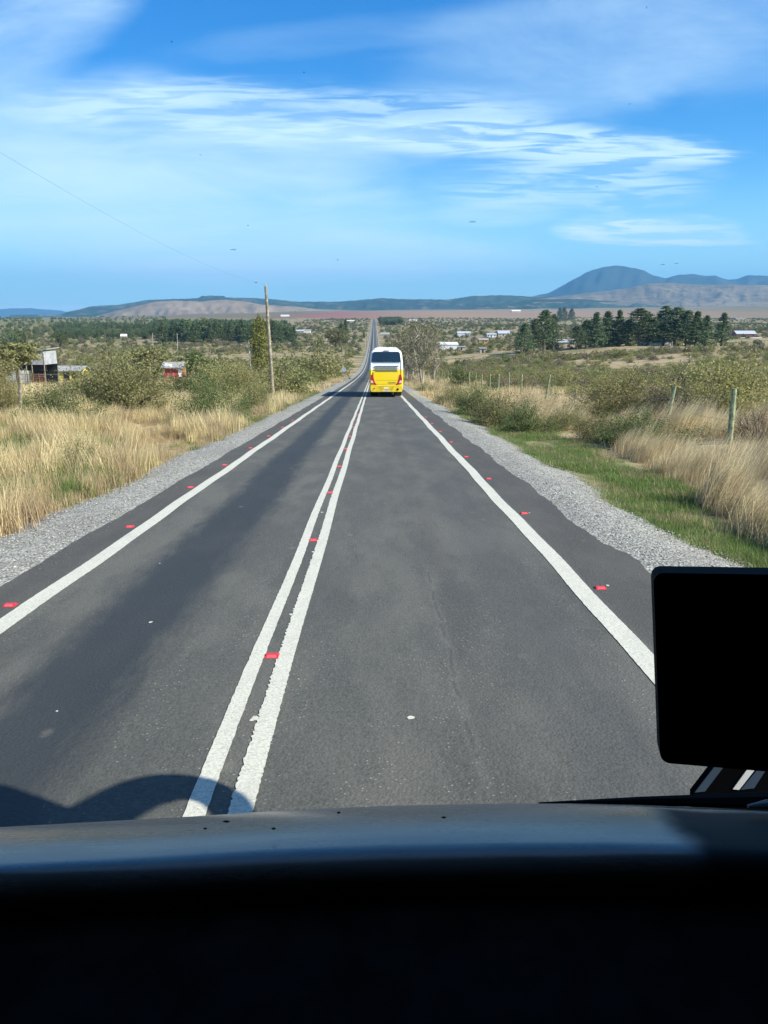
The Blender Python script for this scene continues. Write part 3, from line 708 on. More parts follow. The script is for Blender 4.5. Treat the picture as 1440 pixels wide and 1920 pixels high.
def reg_weed(rg, n):
    y = 9+40*rg.uniform(0, 1, n); x = lg_out(y)-.2-rg.uniform(0, 1, n)*(1.5+y*.3); kp = np.sin(x*.8+y*.37+1)+np.sin(y*.55-x*.9)+.3*rg.normal(0, 1, n) > 1.15; return x[kp], y[kp]
TW = [tuft_mesh(51, 130, .5, M_grn, .16, (.1, 0), .6, .008, 3), tuft_mesh(52, 130, .36, M_grn, .2, (.05, 0), .8, .008, 3)]
gfield('green_weeds', 3000, reg_weed, TW, [1, 1], .6, 1.2, 'green weeds growing in patches through the left dry grass', 27)
def reg_lgreen(rg, n):
    y = 12+60*rg.uniform(0, 1, n); x = lg_out(y)-rg.uniform(0, 1, n)**1.5*1.2; kp = (y > 26) | (rg.uniform(0, 1, n) < .2); return x[kp], y[kp]
gfield('verge_green_grass', 900, reg_lgreen, TG, [3, 3, 2], .7, 1.3, 'sparse green grass at the edge of the left gravel', 24)
TM = [tuft_mesh(41, 60, .7, M_dry, .35, (.1, 0), .4, .014, 2), tuft_mesh(42, 60, .55, M_dry2, .4, (.1, 0), .5, .014, 2)]
def reg_mid(rg, n):
    y = 48+150*rg.uniform(0, 1, n)**1.3; px = rg.uniform(-30, 1470, n); x = (px-702)/1450*y
    kp = ((x < -5.4) | (x > 4.6)) & (np.sin(x*.25+y*.11)+np.sin(x*.11-y*.19)+rg.normal(0, .5, n) > -.2); return x[kp], y[kp]
gfield('mid_dry_grass', 6500, reg_mid, TM, [1, 1], .6, 1.3, 'dry grass patches between the scrub further off', 25)
# ------------------------------------------------------------------ fences
M_post = plain('green treated post', (.27, .31, .18), .85, .3, 9, .2, bump=.4, bscale=30); M_postd = plain('weathered post', (.27, .24, .18), .9, .3, 9, .2, bump=.5, bscale=30)
M_wire = plain('galvanised wire', (.22, .22, .21), .5, .1, 3, .5, .6)
fr = empty('wire_fence', (10.7, 50, g1(10.7, 50)), 0, 'green wooden post and wire fence along the right side of the road', 'fence')
posts = [(23.0, -.02, .16, 1.66), (28.2, .13, .13, 1.50), (41.5, .05, .09, 1.25), (48.8, .14, .12, 1.95)]+[(56.8+5.2*i, random.uniform(-.03, .05), .12, 1.75) for i in range(17)]
FX = 10.7; fl0 = fr.location
tops = []
for y, ln, r_, h_ in posts:
    mb = MB(); z = g1(FX, y)-.2-fl0.z; n = 5
    pts = [(ln*h_*t, 0, z+(h_+.2)*t) for t in (0, .35, .7, 1)]
    mb.tube([(p[0], y-fl0.y, p[2]) for p in pts], [r_*.56, r_*.53, r_*.5, r_*.47], 10)
    mb.build('fence_post', M_post, fr)
    tops.append((y-fl0.y, z+.2, ln, h_))
for hw in (.35, .7, 1.05, 1.3):
    mb = MB(); pl = []
    for y, z, ln, h_ in tops: pl.append((ln*hw, y, z+hw*min(1, h_/1.5)))
    seg = []
    for a, b in zip(pl, pl[1:]):
        for t in (0, .33, .66): seg.append((a[0]*(1-t)+b[0]*t, a[1]*(1-t)+b[1]*t, a[2]*(1-t)+b[2]*t-.05*math.sin(t*math.pi)))
    seg.append(pl[-1]); mb.tube(seg, .004, 4); mb.build('wire', M_wire, fr)
# left fence of weathered posts
flft = empty('post_fence', (-15, 45, g1(-15, 45)), 0, 'weathered grey post and wire fence in the dry grass on the left', 'fence')
lo = flft.location; lps = []
for px, pyt, pyb in ((175, 712, 770), (38, 694, 790), (12, 702, 735), (110, 700, 728), (388, 705, 735), (300, 690, 715)):
    p = gp(px, pyb); t = at(px-1, pyt, p.y); mb = MB(); b0 = Vector((p.x, p.y, g1(p.x, p.y)-.1))
    mb.tube([b0-lo, (b0+t)/2-lo+Vector((.01, 0, 0)), Vector((t.x, p.y, t.z))-lo], [.075, .07, .065], 9); mb.build('fence_post', M_postd, flft); lps.append(Vector((t.x, p.y, t.z))-lo)
lps.sort(key=lambda p: p.x)
mb = MB(); mb.tube([p-Vector((0, 0, .15)) for p in lps], .004, 4); mb.build('wire', M_wire, flft)
# ------------------------------------------------------------------ poles, wire, signs
M_wood = plain('utility pole wood', (.30, .27, .20), .85, .3, 4, .2, bump=.4, bscale=25); M_conc = plain('concrete', (.45, .43, .38), .85, .15, 5, .2)
def pole(px, pyt, pyb, Y, r0, r1, mat, name, label, group=None, cap=True, pxb=None):
    b = at(pxb or px, pyb, Y); b = Vector((b.x, Y, g1(b.x, Y)-.2)); t = at(px, pyt, Y)
    e = empty(name, b, 0, label, 'pole', group); mb = MB(); q = t-b
    mb.tube([(0, 0, 0), q*.5, q], [r0, (r0+r1)/2, r1], 10); mb.build('shaft', mat, e, smooth=False)
    if cap:
        mb = MB(); mb.tube([q+Vector((0, 0, -.02)), q+Vector((0, 0, .22))], [.05, .035], 8); mb.build('insulator_pin', M_conc, e)
        mb = MB(); mb.box((q.x-.03, q.y-r1-.09, q.z-.9), (q.x+.03, q.y-r1-.01, q.z-.6)); mb.build('bracket', M_wire, e)
    return e, t
pe, ptop = pole(498, 537, 735, 64, .16, .105, M_wood, 'utility_pole', 'tall leaning wooden utility pole left of the road', pxb=512)
w0 = at(-150, 195, 18)
mb = MB(); pts = [w0.lerp(ptop+Vector((0, 0, .15)), t/24)-Vector((0, 0, 1.1*4*(t/24)*(1-t/24)*.55)) for t in range(25)]
mb.tube(pts, .0032, 5); tag(mb.build('overhead_wire', plain('wire', (.12, .13, .15), .5)), 'thin overhead wire crossing the upper left sky to the utility pole', 'wire')
pole(466, 640, 676, 150, .17, .12, M_conc, 'utility_pole', 'pale leaning concrete pole beside the yellow green poplar', pxb=470)
pole(286, 625, 643, 520, .2, .14, M_conc, 'utility_pole', 'tiny pale pole before the dark wood, left of its twin', 'far pale poles')
pole(332, 625, 645, 500, .2, .14, M_conc, 'utility_pole', 'tiny pale pole before the dark wood, right of its twin', 'far pale poles')
pole(616, 640, 690, 190, .10, .08, M_wood, 'utility_pole', 'slim pole left of the round sign, standing in scrub', cap=False)
pole(642, 648, 690, 170, .09, .07, M_wood, 'utility_pole', 'slim pole directly behind the round sign', cap=False)
for i, (px, pt, pb, Y) in enumerate(((685, 624, 640, 560), (689, 624, 640, 600), (697, 600, 612, 1200), (716, 597, 611, 1400), (760, 600, 617, 800))):
    pole(px, pt, pb, Y, .16, .12, M_conc, 'utility_pole', ['left one of two pale poles left of the far road', 'right one of two pale poles left of the far road', 'tiny pole left of the road crest', 'tiny pole right of the road crest', 'thin pale pole behind the bare eucalyptus'][i], cap=False)
M_sign = plain('sign back aluminium', (.5, .52, .55), .4, .1, 3, .5, .5); M_white = plain('white paint', (.78, .78, .76), .5, .06)
p = at(645, 712, 112); b = Vector((p.x, 112, g1(p.x, 112)))
e = empty('road_sign', b, 0, 'round grey back of a road sign on a thin post at the left verge', 'road sign')
mb = MB(); mb.tube([(0, 0, 0), (0, 0, 2.15)], .035, 8); mb.build('post', M_sign, e)
mb = MB(); mb.tube([(0, -.05, 1.95), (0, -.03, 1.95)], .33, 24); mb.build('disc', M_sign, e, bevel=0)
mb = MB(); mb.box((-.2, -.03, 1.85), (.2, -.005, 1.89)); mb.box((-.2, -.03, 2.03), (.2, -.005, 2.07)); mb.build('clamp', M_wire, e)
p = gp(552, 716); e = empty('mailbox_post', (p.x, p.y, g1(p.x, p.y)), 0, 'stubby post with white and dark box tops in the left scrub', 'mailbox')
hh = 1.35
mb = MB(); mb.tube([(0, 0, -.1), (0, 0, hh*.7)], .07, 8); mb.build('post', M_postd, e)
mb = MB(); mb.box((-.28, -.15, hh*.62), (-.02, .15, hh*1.0)); mb.build('white_box', M_white, e, bevel=.03)
mb = MB(); mb.box((.02, -.14, hh*.70), (.22, .14, hh*1.15)); mb.build('dark_box', plain('dark paint', (.04, .04, .05)), e, bevel=.03)
# ------------------------------------------------------------------ buildings
def corr(name, col, sc=8.0, metal=.0):
    m, k, bs, co = newmat(name); sp = k.new('ShaderNodeSeparateXYZ'); k.put(sp.inputs[0], co)
    w_ = k.m('SINE', k.m('MULTIPLY', k.m('ADD', sp.outputs[0], sp.outputs[1]), sc*6.28))
    n_ = k.noise(co, 1.2, 6, .7)
    c_ = k.mix(k.ramp(n_, .4, .7), col, tuple(c*.55 for c in col))
    k.put(bs.inputs['Base Color'], c_); bs.inputs['Roughness'].default_value = .55; bs.inputs['Metallic'].default_value = metal
    k.put(bs.inputs['Normal'], k.bump(w_, .8, .04)); return m
C_zinc = corr('weathered zinc', (.50, .53, .55)); C_white = plain('whitewash', (.80, .80, .77), .7, .08); C_red = corr('red boards', (.42, .07, .06), 4); C_orange = plain('orange wall', (.62, .34, .06), .8, .1)
C_yel = plain('yellow wall', (.75, .66, .15), .8, .1); C_dark = plain('dark opening', (.02, .022, .025), .6); C_brick = plain('brick red wall', (.30, .09, .08), .85, .2, 2)
C_rusty = plain('rusty slats', (.30, .16, .09), .9, .35, 3); C_slate = plain('grey roof sheet', (.30, .31, .30), .7, .2, 2); C_blue = plain('blue grey roof', (.42, .47, .52), .5, .1); C_tan = plain('tan wall', (.46, .40, .32), .8, .15)
def house(px, pyb, Y, w, d, h, rh, wall, roof, label, rz=0.0, name='house', wins=2, door=True, shed=False, keep=False):
    if not keep:
        q_ = gp(px, pyb, 9000); Y1 = min(max(q_.y, Y*.5), Y*1.9); w *= Y1/Y; d *= Y1/Y; h *= Y1/Y; rh *= Y1/Y; Y = Y1
    p = at(px, pyb, Y); gz = g1(p.x, Y); b = Vector((p.x, Y, gz))
    e = empty(name, b, rz, label, 'building'); mb = MB()
    drop = min(0, gz-b.z)-.5
    mb.box((-w/2, 0, drop), (w/2, d, h)); 
    if not shed: mb.prism([(-w/2, h), (w/2, h), (0, h+rh)], .002, d-.002) if False else mb.add([(-w/2, 0, h), (-w/2, d, h), (-w/2, d/2, h+rh), (w/2, 0, h), (w/2, d, h), (w/2, d/2, h+rh)], [(0, 1, 2), (3, 5, 4)])
    mb.build('wall', wall, e)
    t = .12; ov = .35; mb = MB()
    if shed: mb.add([(-w/2-ov, -ov, h+.02), (w/2+ov, -ov, h+.02), (w/2+ov, d+ov, h+rh), (-w/2-ov, d+ov, h+rh), (-w/2-ov, -ov, h+.02+t), (w/2+ov, -ov, h+.02+t), (w/2+ov, d+ov, h+rh+t), (-w/2-ov, d+ov, h+rh+t)], [(0, 3, 2, 1), (4, 5, 6, 7), (0, 1, 5, 4), (1, 2, 6, 5), (2, 3, 7, 6), (3, 0, 4, 7)])
    else:
        s_ = rh/(d/2)
        for sg in (0, 1):
            y0, y1 = (-ov, d/2) if sg == 0 else (d+ov, d/2); z0 = h-ov*s_+.01; z1 = h+rh+.01
            mb.add([(-w/2-ov, y0, z0), (w/2+ov, y0, z0), (w/2+ov, y1, z1), (-w/2-ov, y1, z1), (-w/2-ov, y0, z0+t), (w/2+ov, y0, z0+t), (w/2+ov, y1, z1+t), (-w/2-ov, y1, z1+t)], [(0, 3, 2, 1), (4, 5, 6, 7), (0, 1, 5, 4), (1, 2, 6, 5), (2, 3, 7, 6), (3, 0, 4, 7)])
    mb.build('roof', roof, e)
    if door: mb = MB(); mb.box((-w*.06-.45, -.05, 0), (-w*.06+.45, .03, min(2.0, h*.85))); mb.build('door', C_dark, e)
    for i in range(wins):
        xx = -w*.34+w*.68*i/max(1, wins-1) if wins > 1 else w*.25
        mb = MB(); mb.box((xx-.45, -.04, h*.42), (xx+.45, .04, h*.78)); mb.build('window', C_dark, e)
    return e
# left shed: corrugated upper wall over an open dark bay with a slatted gate
Y = 104; b = at(60, 719, Y); gz = g1(b.x, Y)
e = empty('cattle_shed', Vector((b.x, Y, gz)), R(-8), 'raised grey corrugated shed over an open bay with slatted gate', 'shed')
sc_ = Y/F
mb = MB(); mb.box((.2, 0, 2.7), (2.0, 3.2, 4.4)); mb.build('upper_wall', C_zinc, e)
mb = MB(); mb.add([(-1.9, -.3, 4.15), (2.3, -.3, 4.62), (2.3, 3.6, 4.75), (-1.9, 3.6, 4.3), (-1.9, -.3, 4.23), (2.3, -.3, 4.72), (2.3, 3.6, 4.85), (-1.9, 3.6, 4.4)], [(0, 3, 2, 1), (4, 5, 6, 7), (0, 1, 5, 4), (1, 2, 6, 5), (2, 3, 7, 6), (3, 0, 4, 7)]); mb.build('roof', C_slate, e)
for x in (-1.8, -.6, .2, 1.95):
    mb = MB(); mb.tube([(x, .05, -.2), (x+.03, .05, 4.2)], .07, 7); mb.build('post', M_postd, e)
mb = MB(); mb.box((-1.8, 3.1, 0), (2.0, 3.2, 2.7)); mb.box((-1.8, .4, 1.9), (2.0, .5, 2.68)); mb.build('back_wall', C_dark, e)
for x0, x1, mt in ((.25, 1.9, C_rusty), (-1.75, .15, M_postd)):
    mb = MB()
    for i in range(6): mb.box((x0, -.04, .15+.25*i), (x1, 0.0, .27+.25*i))
    for q in (x0, (x0+x1)/2, x1-.08): mb.box((q, -.08, 0), (q+.08, -.042, 1.65))
    mb.build('gate', mt, e)
house(8, 700, 112, 3.4, 4, 3.0, .9, C_zinc, C_zinc, 'grey zinc shack cut by the left edge of the photo', shed=True, wins=0, name='shed', keep=True)
house(128, 706, 124, 4.2, 3.2, 1.9, .55, C_yel, C_slate, 'low yellow building with grey roof behind the cattle shed', wins=1, door=True, keep=True)
e = house(326, 716, 118, 2.8, 2.4, 2.3, .6, C_red, C_slate, 'small red board shack half hidden by shrubs', wins=0, name='shack', door=False, keep=True)
mb = MB(); mb.box((.75, -.06, .9), (1.25, .0, 2.0)); mb.build('white_panel', C_white, e)
mb = MB(); mb.box((-1.35, -.12, 2.4), (-.2, .5, 2.75), tilt=Matrix.Rotation(.15, 3, 'Y')); mb.build('patched_sheet', C_white, e)
for q in (-1.4, -.7, .1): 
    mb = MB(); mb.tube([(q, -.3, -.2), (q, -.3, 1.5)], .05, 6); mb.build('post', M_postd, e)
# right hand buildings
house(842, 656, 420, 9.5, 7, 2.6, 1.1, C_white, C_white, 'long white metal shed right of the bare eucalyptus', shed=True, wins=0, door=False, name='shed')
house(866, 657, 423, 4, 5, 1.6, .3, C_tan, C_slate, 'small grey lean-to beside the white shed', shed=True, wins=0, name='shed')
house(907, 644, 470, 5.5, 4, 2.0, .9, C_orange, C_slate, 'orange walled house with grey roof', wins=1)
house(906, 662, 330, 2.8, 3, 1.7, .3, C_tan, C_slate, 'tiny open hut below the orange house', shed=True, wins=0, name='hut')
house(922, 633, 600, 7, 5, 2.3, .8, C_white, C_blue, 'small white house left of the grey roofed house', wins=2)
house(945, 630, 590, 8.5, 7, 1.8, 1.9, C_tan, C_blue, 'house with pale grey pyramid roof left of pines', wins=2)
house(1042, 655, 392, 3.2, 3, 3.0, .4, C_tan, C_slate, 'narrow tan shed under the left pine cluster', shed=True, wins=0, name='shed')
e = house(1399, 633, 560, 14, 8, 2.6, 2.0, C_brick, C_blue, 'red walled house with silver roof at the right edge', wins=2)
mb = MB(); mb.box((-18, -6, -1.5), (10, -5.8, .3)); tag(mb.build('garden_wall', C_white), 'low pale wall in front of the red walled house', 'wall').location = e.location
house(968, 586, 2300, 26, 12, 4, 3, C_tan, C_white, 'pale farm buildings on the far brown field', wins=0, door=False)
house(534, 594, 2900, 30, 12, 4, 2.5, C_white, C_white, 'long white building on the far left field', wins=0, door=False)
for i, (px, pb, Y, w, lb) in enumerate(((637, 640, 640, 7, 'small white house below the tall dark pine'), (560, 625, 900, 12, 'low white house right of the plantation'), (575, 624, 950, 9, 'tiny pale house right of the low white house'),
        (657, 604, 1700, 18, 'pale house beyond the tall dark pine'), (775, 602, 1600, 16, 'bright white house on the far plain behind eucalyptus'), (722, 634, 560, 6, 'tiny white hut right of the far road'),
        (620, 639, 600, 6, 'reddish roofed hut left of the tall pine'), (1060, 652, 380, 9, 'long low tan building behind the left pines'), (1235, 648, 470, 16, 'long low pale building seen below the pine row'),
        (232, 637, 560, 4, 'pale low shed before the dark wood'), (870, 632, 560, 9, 'dark roofed barn above the white shed'), (1390, 600, 1500, 20, 'pale roof on the far plain at right'))):
    house(px, pb, Y, w, w*.5, 2.6, 1.2, [C_white, C_tan][i % 2], [C_white, C_blue, C_slate][i % 3], lb, wins=0, door=False)
# ------------------------------------------------------------------ trees
def pine_mesh(seed, mk='pine', H=1.0, wide=.27, nb=210, per=26, leaf=.015, low=.12):
    rg = np.random.default_rng(seed); P_ = []; tube = MB()
    tube.tube([(0, 0, -.02), (.01, 0, .5), (0, 0, .97)], [.022, .014, .003], 6)
    for i in range(nb):
        z = low+(1-low)*rg.uniform(0, 1)**1.05; z = z*.72+.28*(low+round((z-low)/.075)*.075); t = min(1, max(0, (z-low)/(1-low)))
        Rm = wide*(1-t)**(.95 if seed % 3 == 0 else .62)*(.6+.4*min(1, t*5+.3))*rg.uniform(.5, 1.3)+.012; a_ = rg.uniform(0, 2*math.pi)
        Rm *= 1+.25*math.sin(a_*2+seed)
        for j in range(per):
            s_ = rg.uniform(.2, 1)**.6; P_.append((math.cos(a_)*Rm*s_+rg.normal(0, .014), math.sin(a_)*Rm*s_+rg.normal(0, .014), z+Rm*s_*.12+rg.normal(0, .010)))
        if i % 6 == 0: tube.tube([(0, 0, z-.01), (math.cos(a_)*Rm*.9, math.sin(a_)*Rm*.9, z+Rm*.2)], [.005, .002], 3, False)
    V, Fq, tt_ = leaves(rg, np.array(P_), leaf, .5)
    fm = mesh_np('crown', V, Fq, LM[mk], tt_)
    tm = bpy.data.meshes.new('trunk'); tm.from_pydata(tube.v, [], tube.f); tm.materials.append(M_bark); tm.update()
    return fm, tm
PM = [pine_mesh(100+i, wide=[.25, .29, .22][i % 3], low=[.11, .15, .05][i % 3]) for i in range(3)]
PF = [pine_mesh(200+i, 'far', wide=[.27, .31, .24][i % 3], low=.08, leaf=.02, nb=160) for i in range(3)]
def tree(px, pyb, pyt, Y, wid, ms, name, label, group=None, ground=True):
    p = at(px, pyb, Y); t = at(px, pyt, Y); gz = g1(p.x, Y); H = t.z-gz
    e = empty(name, (p.x, Y, gz-.1), random.uniform(0, 6.28), label, 'tree', group); e.scale = (H*wid, H*wid, H)
    obj('crown', ms[0], e); obj('trunk', ms[1], e); return e
pl = [(983, 648, 606, 380, 'broad dark pine at the left of the left pine cluster'), (1002, 645, 598, 395, 'second pine of the left pine cluster'), (1020, 640, 581, 400, 'tallest pine of the left cluster'), (1036, 641, 590, 410, 'rightmost pine of the left cluster')]
for px, pb, pt, Y, lb in pl: tree(px, pb, pt, Y, random.uniform(1.3, 1.6), random.choice(PM[:2]), 'pine_tree', lb, 'pines of the left cluster')
rowp = [(1082, 610), (1098, 600), (1115, 586), (1136, 584), (1158, 582), (1176, 600), (1197, 578), (1214, 588), (1243, 574), (1264, 576), (1284, 582), (1303, 584), (1321, 592), (1352, 587)]
nth = ['first', 'second', 'third', 'fourth', 'fifth', 'sixth', 'seventh', 'eighth', 'ninth', 'tenth', 'eleventh', 'twelfth', 'thirteenth', 'last']
for i, (px, pt) in enumerate(rowp):
    tree(px, 652, pt, 395+random.uniform(-8, 12), random.uniform(1.55, 2.0), PM[2] if i == 13 else random.choice(PM), 'pine_tree', nth[i]+' pine from the left in the long right hand row', 'pines of the right hand row')
tree(648, 640, 599, 620, 1.0, PM[2], 'pine_tree', 'tall dark pine left of the far road'); tree(640, 640, 606, 640, 1.2, PM[1], 'pine_tree', 'lower dark pine behind the tall pine left of the far road')
tree(552, 638, 612, 560, 1.1, PM[2], 'pine_tree', 'single dark conical pine right of the plantation')
for px, pb, pt, Y, lb in ((1050, 590, 577, 1900, 'tiny dark tree on the brown field'), (1058, 590, 576, 1950, 'second tiny dark tree on the brown field'), (1072, 590, 578, 1950, 'third tiny dark tree on the brown field'), (790, 604, 596, 1700, 'small round dark tree on the far plain')):
    tree(px, pb, pt, Y, 1.7, PM[0], 'dark_tree', lb, 'far dark trees')
def crown_mesh(seed, kind, ncl, per, leaf, shape, spread):
    rg = np.random.default_rng(seed); C = shape(rg, ncl)
    L_ = (C[:, None, :]+rg.normal(0, 1, (ncl, per, 3))*np.array(spread)).reshape(-1, 3)
    V, Fq, tt_ = leaves(rg, L_, leaf); tt_ = .6*tt_+.4*np.repeat(rg.uniform(0, 1, ncl), per*4)
    return mesh_np('crown', V, Fq, LM[kind], tt_), C
def limbs(seed, C, mat, n, r, trunks=1, base=.25):
    rg = np.random.default_rng(seed); tb = MB(); T0 = [(rg.normal(0, .05)*(trunks > 1), rg.normal(0, .05)*(trunks > 1)) for _ in range(trunks)]
    for x, y in T0: tb.tube([(x*.5, y*.5, -.02), (x*1.5, y*1.5, .3), (x*3, y*3, .75)], [r, r*.8, r*.3], 6)
    for i in rg.choice(len(C), min(n, len(C)), replace=False):
        c = C[i]; x, y = T0[rg.integers(len(T0))]; z = max(base, c[2]-.22); tb.tube([(x*2*z+x, y*2*z+y, z), ((c[0]+x)/2, (c[1]+y)/2, (c[2]+z)/2-.01), c], [r*.4, r*.25, r*.1], 4, False)
    tm = bpy.data.meshes.new('trunk'); tm.from_pydata(tb.v, [], tb.f); tm.materials.append(mat); tm.update(); return tm
def sh_euca(rg, n):
    a_ = rg.uniform(0, 2*math.pi, n); z = rg.uniform(.25, 1, n); r_ = np.sqrt(rg.uniform(0, 1, n))*(.34*np.sin(np.clip((z-.1)/.95, 0, 1)*math.pi)**.6+.05)
    return np.stack([np.cos(a_)*r_, np.sin(a_)*r_, z], -1)
def sh_pop(rg, n):
    a_ = rg.uniform(0, 2*math.pi, n); z = rg.uniform(.06, 1, n); r_ = np.sqrt(rg.uniform(0, 1, n))*(.14*(1-z)**.45+.02)
    return np.stack([np.cos(a_)*r_, np.sin(a_)*r_, z], -1)
def sh_round(rg, n):
    v_ = unit(rg, n)*rg.uniform(.6, 1, (n, 1)); return np.stack([v_[:, 0]*.42, v_[:, 1]*.42, .6+v_[:, 2]*.38], -1)
EU = []
for i in range(2):
    cm, C = crown_mesh(300+i, 'euca', 60, 48, .013, sh_euca, (.035, .035, .05)); EU.append((cm, limbs(310+i, C, M_pale, 45, .016, 4)))
cm, C = crown_mesh(320, 'poplar', 80, 40, .016, sh_pop, (.025, .025, .05)); PO = (cm, limbs(321, C, M_bark, 20, .015))
RO = []
for i in range(3):
    cm, C = crown_mesh(330+i, ['olive', 'far', 'green'][i], 60, 40, .03, sh_round, (.06, .06, .05)); RO.append((cm, limbs(331+i, C, M_bark, 20, .03)))
def sh_top(rg, n):
    v_ = unit(rg, n)*rg.uniform(.5, 1, (n, 1)); return np.stack([v_[:, 0]*.46, v_[:, 1]*.46, .76+v_[:, 2]*.24], -1)
cm, C = crown_mesh(340, 'olive', 70, 50, .028, sh_top, (.06, .06, .04)); RT = (cm, limbs(341, C, M_bark, 24, .03))
for px, pb, pt, Y, w, lb in ((790, 728, 603, 122, .85, 'tallest airy eucalyptus right of the bus'), (765, 712, 612, 135, 1.0, 'thin eucalyptus directly behind the bus, right side'), (812, 720, 616, 132, .75, 'sparse eucalyptus at the right of its group'), (776, 705, 608, 150, .8, 'eucalyptus at the back of the group right of the bus'), (742, 700, 640, 150, .8, 'low eucalyptus sapling showing above the bus roof')):
    tree(px, pb, pt, Y, w, random.choice(EU), 'eucalyptus_tree', lb, 'eucalyptus group right of the bus')
tree(490, 655, 597, 150, .9, PO, 'poplar_tree', 'yellow green poplar just left of the utility pole'); tree(479, 655, 608, 158, .9, PO, 'poplar_tree', 'shorter poplar behind the pale concrete pole'); tree(500, 655, 606, 165, .8, PO, 'poplar_tree', 'poplar touching the utility pole on its left')
for px, pb, pt, Y, w, ms, lb in ((34, 718, 640, 98, 1.35, RT, 'spreading olive tree shading the cattle shed'), (3, 722, 660, 86, 1.3, RO[0], 'yellowish tree at the left photo edge'), (366, 700, 656, 126, 1.2, RO[2], 'green tree behind the red shack'),
        (290, 690, 645, 128, 1.5, RO[0], 'olive tree between the yellow building and red shack'), (20, 640, 622, 500, 1.3, RO[1], 'round tree far left on the valley floor'), (38, 642, 617, 520, .7, RO[2], 'narrow pale tree far left on the valley floor'), (114, 640, 620, 560, .9, RO[2], 'pale tree before the plantation, left part'),
        (630, 642, 614, 560, 1.2, RO[0], 'pale leafy tree left of the dark pine'), (625, 640, 616, 600, 1.4, RO[1], 'dark tree near the reddish hut'), (1395, 668, 652, 330, 1.8, RO[1], 'dark rounded bush tree below the red walled house'), (1420, 650, 636, 420, 1.8, RO[1], 'dark round tree at the right edge')):
    tree(px, pb, pt, Y, w, ms, 'leafy_tree', lb)
# plantation wood, edge trees individually and the mass behind as one
random.seed(11)
for i in range(80):
    px = 172+375*(i+random.random())/80; pt = random.uniform(602, 612)-(4 if 340 < px < 520 else 0); Y = random.uniform(640, 720)
    if px < 300: pt += 5; Y += 260
    tree(px, 641, pt+random.uniform(-2, 3), Y, random.uniform(.9, 1.4), random.choice(PF+[RO[1]]), 'plantation_tree', 'dark tree at the plantation front edge, '+['its far left end', 'left of the twin pale poles', 'behind the twin pale poles', 'between the twin poles and the poplar', 'behind the poplar and utility pole'][min(4, int((px-172)/75))], 'plantation edge trees')
rg = np.random.default_rng(77); n = 1500; px = rg.uniform(120, 545, n); y = rg.uniform(720, 1300, n); x = (px-702)/1450*y
scatter('plantation_wood', np.stack([x, y, G(x, y)-.5], -1), rg.uniform(9, 13, n)*np.where(px < 300, .6, 1), rg.integers(0, 3, n), [RO[1][0], PF[0][0], PF[1][0]], '', cat='wood', label='dark green plantation wood behind its edge trees')
n = 700; px = rg.uniform(-60, 330, n); y = 800+2600*rg.uniform(0, 1, n)**1.3; x = (px-702)/1450*y
scatter('valley_wood', np.stack([x, y, G(x, y)-1], -1), rg.uniform(4, 8, n), rg.integers(0, 2, n), [RO[0][0], RO[1][0]], '', cat='wood', label='scattered hazy green woodland on the left valley floor')
n = 160; px = rg.uniform(713, 752, n); y = rg.uniform(1350, 1700, n); x = (px-702)/1450*y
scatter('roadside_wood', np.stack([x, y, G(x, y)-1], -1), rg.uniform(9, 13, n), rg.integers(0, 2, n), [RO[1][0], PM[0][0]], '', cat='wood', label='dark row of trees right of the road crest')
# ------------------------------------------------------------------ hills
def hillmat(name, ca, cb, cc, s1, lo=.42, hi=.58, aniso=1.0):
    m, k, bs, co = newmat(name)
    q = k.mapping(co, (s1, s1*aniso, s1*2.0)); f = k.noise(q, 1.0, 8, .66, .6); f2 = k.noise(q, 4.2, 6, .7); f3 = k.noise(q, .35, 3, .5)
    c_ = k.mix(k.ramp(f, lo, hi), ca, cb); c_ = k.mix(k.m('MULTIPLY', k.ramp(f2, .52, .66), k.ramp(f3, .35, .6)), c_, cc)
    k.put(bs.inputs['Base Color'], c_); bs.inputs['Roughness'].default_value = 1; bs.inputs['Specular IOR Level'].default_value = 0
    k.put(bs.inputs['Normal'], k.bump(f2, .6, 25)); return m
_lat = np.random.default_rng(99).uniform(-1, 1, (64, 64))
def vnoise(x, y, sd):
    x = x+sd*7.3; y = y+sd*3.1; xi = math.floor(x); yi = math.floor(y); fx = x-xi; fy = y-yi; fx = fx*fx*(3-2*fx); fy = fy*fy*(3-2*fy)
    g_ = lambda i, j: _lat[i % 64, j % 64]
    return (g_(xi, yi)*(1-fx)+g_(xi+1, yi)*fx)*(1-fy)+(g_(xi, yi+1)*(1-fx)+g_(xi+1, yi+1)*fx)*fy
